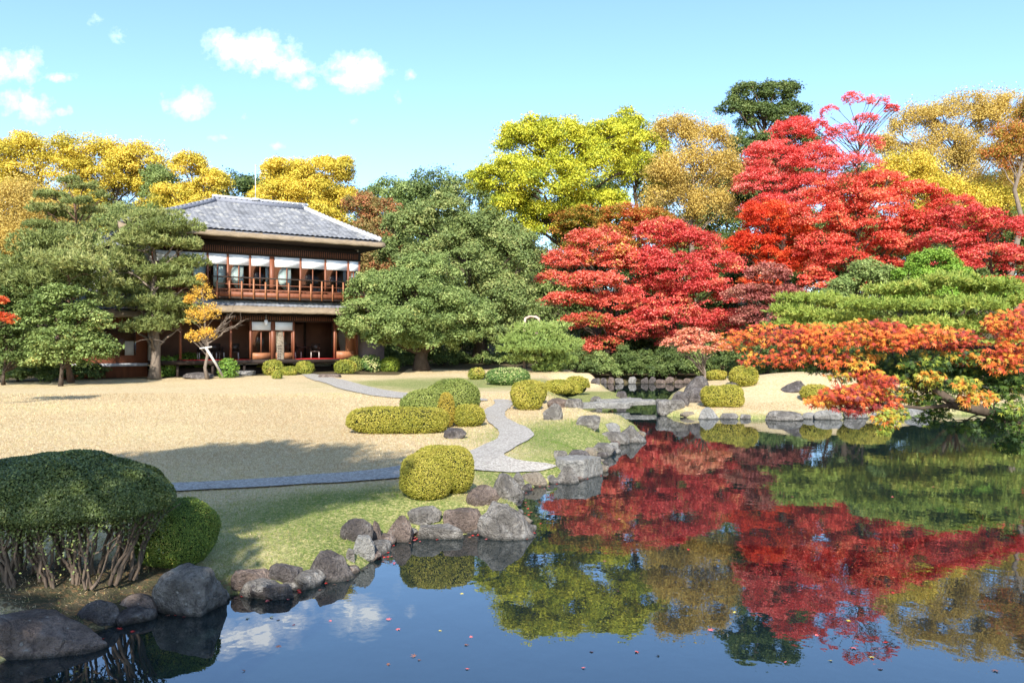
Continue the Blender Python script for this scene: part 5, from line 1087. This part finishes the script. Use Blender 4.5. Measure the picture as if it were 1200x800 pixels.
    mb.tube(br1, np.linspace(.075, .012, len(br1)), 8); mb.tube(br2, np.linspace(.06, .006, len(br2)), 8); mb.tube(br3, np.linspace(.018, .005, 4), 6)
    spine = np.vstack([np.array(b_)[1:] for b_ in (br1, br2, br3)])
    PC = []; TI = []; NN = []; YD = []
    for (px, py, rx, ry, D, tn, ts, n) in SP:
        c = Wp(px, py, D)-base; r = np.array([rx, rx*.9, ry*.95])*D/F
        j = np.argmin(np.linalg.norm(spine-c, axis=1)); limb(mb, spine[j], c, .008, .003, 5, .08, .08, n=5)
        n = int(n*1.4); tn = tn+.05 if tn > .55 else tn
        for k in range(4): e = c+sph(1)[0]*r*.9; limb(mb, c if k % 2 else (c+spine[j])/2, e, .004, .0018, 4, .08, .05, n=4)
        u = sph(n)*rng.uniform(.1, 1, (n, 1))**.5; P_ = c+u*r
        # leaves line up in loose layers
        lay = .05; P_[:, 2] = P_[:, 2]*.85+np.round(P_[:, 2]/lay)*lay*.15
        PC.append(P_); TI.append(np.clip(tn+rng.normal(size=n)*ts*1.15+.06*lump(P_, 14, 4), 0, 1)); NN.append(norm(np.array([0, -.55, .75])+rng.normal(size=(n, 3))*.42+u*np.array([.25, .1, .1])))
        YD.append(norm(np.array([-.35, -.35, -.75])+rng.normal(size=(n, 3))*.55))
    mb.build('trunk', m_bark, root, True)
    PC = np.vstack(PC); V, Q = stars(PC, np.vstack(NN), np.vstack(YD), .0335*rng.uniform(.7, 1.3, len(PC)))
    mesh_np('crown', V, Q, leafmat('leaves_near_maple', MAPLE, .35, .5, .25), root, tint=np.repeat(np.concatenate(TI), len(SF)))
near_maple()

# ------------------------------------------------------------------ fallen leaves on the water and along the rocks
def fallen():
    global rng; rng = np.random.default_rng(33)
    mats = [simple('fallen_red', (.62, .05, .03), (.45, .03, .03)), simple('fallen_pink', (.68, .16, .14), (.5, .1, .1)), simple('fallen_yellow', (.62, .50, .07), (.5, .36, .06)), simple('fallen_brown', (.24, .10, .06), (.16, .07, .05))]
    me = []
    for m_ in mats:
        V = SV.copy(); V[:, 2] += .05; o_ = mesh_np('fallen_leaf', V*.046, SF, m_); me.append(o_.data); bpy.data.objects.remove(o_)
    spots = []
    # hugging the waterline
    sh = lake[3:26]; 
    for k in range(120):
        i_ = rng.integers(0, len(sh)-1); f_ = rng.uniform(); p_ = sh[i_]*(1-f_)+sh[i_+1]*f_; tn = sh[i_+1]-sh[i_]; nrm = np.array([tn[1], -tn[0]])/(np.linalg.norm(tn)+1e-9)
        for q_ in range(12):
            p2 = p_+rng.normal(size=2)*.16; sd2 = lake_sd(np.array([p2[0]]), np.array([p2[1]]))[0]
            if -.34 < sd2 < -.04: p_ = p2; break
        if sd2 < -.03: spots.append((p_, rng.choice([0, 0, 0, 1, 3]), 'red fallen leaf drifted against the near shore rocks', 'fallen leaves along the near rocks'))
    for k in range(70):
        px = rng.uniform(250, 1180); py = rng.uniform(560, 795); D = CAMZ*F/(py-HZ); p_ = np.array([(px-600)/F*D, D])
        if lake_sd(np.array([p_[0]]), np.array([p_[1]]))[0] < -.3: spots.append((p_, rng.choice([0, 1, 1, 3, 3, 2]), 'small fallen leaf floating on the open pond', 'fallen leaves on the open water'))
    for p_, m_, lb, gr in spots:
        o_ = bpy.data.objects.new('fallen_leaf', me[int(m_)]); C.objects.link(o_); o_.location = (p_[0], p_[1], .005); o_.rotation_euler = (rng.normal()*.15, rng.normal()*.15, rng.uniform(0, 6.28)); s_ = rng.uniform(.6, 1.15); o_.scale = (s_, s_, s_)
        tag(o_, lb, 'leaf', gr)
fallen()

# ------------------------------------------------------------------ grass blades (uncountable)
def grass():
    global rng; rng = np.random.default_rng(44)
    n = 420000
    Yv = 5.2*(30/5.2)**rng.uniform(0, 1, n)**.85; Xv = rng.uniform(-.70, .55, n)*Yv
    d = lake_sd(Xv, Yv); k = d > .10
    # keep blades off the gravel
    for o_ in [o_ for o_ in C.objects if o_.name.startswith('gravel_path')]:
        pass
    Xv, Yv, d = Xv[k], Yv[k], d[k]
    from mathutils import bvhtree
    pb = [bvhtree.BVHTree.FromPolygons([v.co for v in o_.data.vertices], [list(p_.vertices) for p_ in o_.data.polygons]) for o_ in C.objects if o_.name.startswith('gravel_path')]
    keep = np.ones(len(Xv), bool); near = (Xv > -9) & (Xv < 3)
    for i_ in np.nonzero(near)[0]:
        for b_ in pb:
            if b_.ray_cast(Vector((Xv[i_], Yv[i_], 5)), Vector((0, 0, -1)))[0] is not None: keep[i_] = rng.uniform() < .05; break
    Xv, Yv, d = Xv[keep], Yv[keep], d[keep]; g = greenness(Xv, Yv, d); Z = ground(Xv, Yv); n = len(Xv)
    so_ = np.exp(-((Xv+4.0)/1.6)**2-((Yv-7.8)/.8)**2) > .45; k = ~so_ | (rng.uniform(size=n) < .12); Xv, Yv, g, Z = Xv[k], Yv[k], g[k], Z[k]; n = len(Xv)
    nz = lump(np.c_[Xv, Yv, Yv*0], 1.2, 8)*.16+rng.normal(size=n)*.22
    V, Q = needles(np.c_[Xv, Yv, Z-.004], norm(np.c_[rng.normal(size=(n, 2))*.75, np.ones(n)*.75]), (.022+.0013*Yv)*rng.uniform(.6, 1.3, n), .004)
    wv = (.0026+.00036*Yv); ctr_ = V.reshape(-1, 4, 3); mid = ctr_[:, :2].mean(1, keepdims=True); ctr_[:, :2] = mid+(ctr_[:, :2]-mid)*(wv/.004)[:, None, None]
    mt = leafmat('grass_blades', ((0, (.40, .28, .15)), (.12, (.76, .62, .40)), (.35, (.64, .50, .28)), (.5, (.44, .38, .15)), (.75, (.24, .30, .07)), (1, (.14, .22, .04))), .3, .8, .1)
    tag(mesh_np('lawn_grass', ctr_.reshape(-1, 3), Q, mt, tint=np.clip(g*.95+nz, 0, 1)), kind='stuff')
grass()
print('leaf faces', NQ)
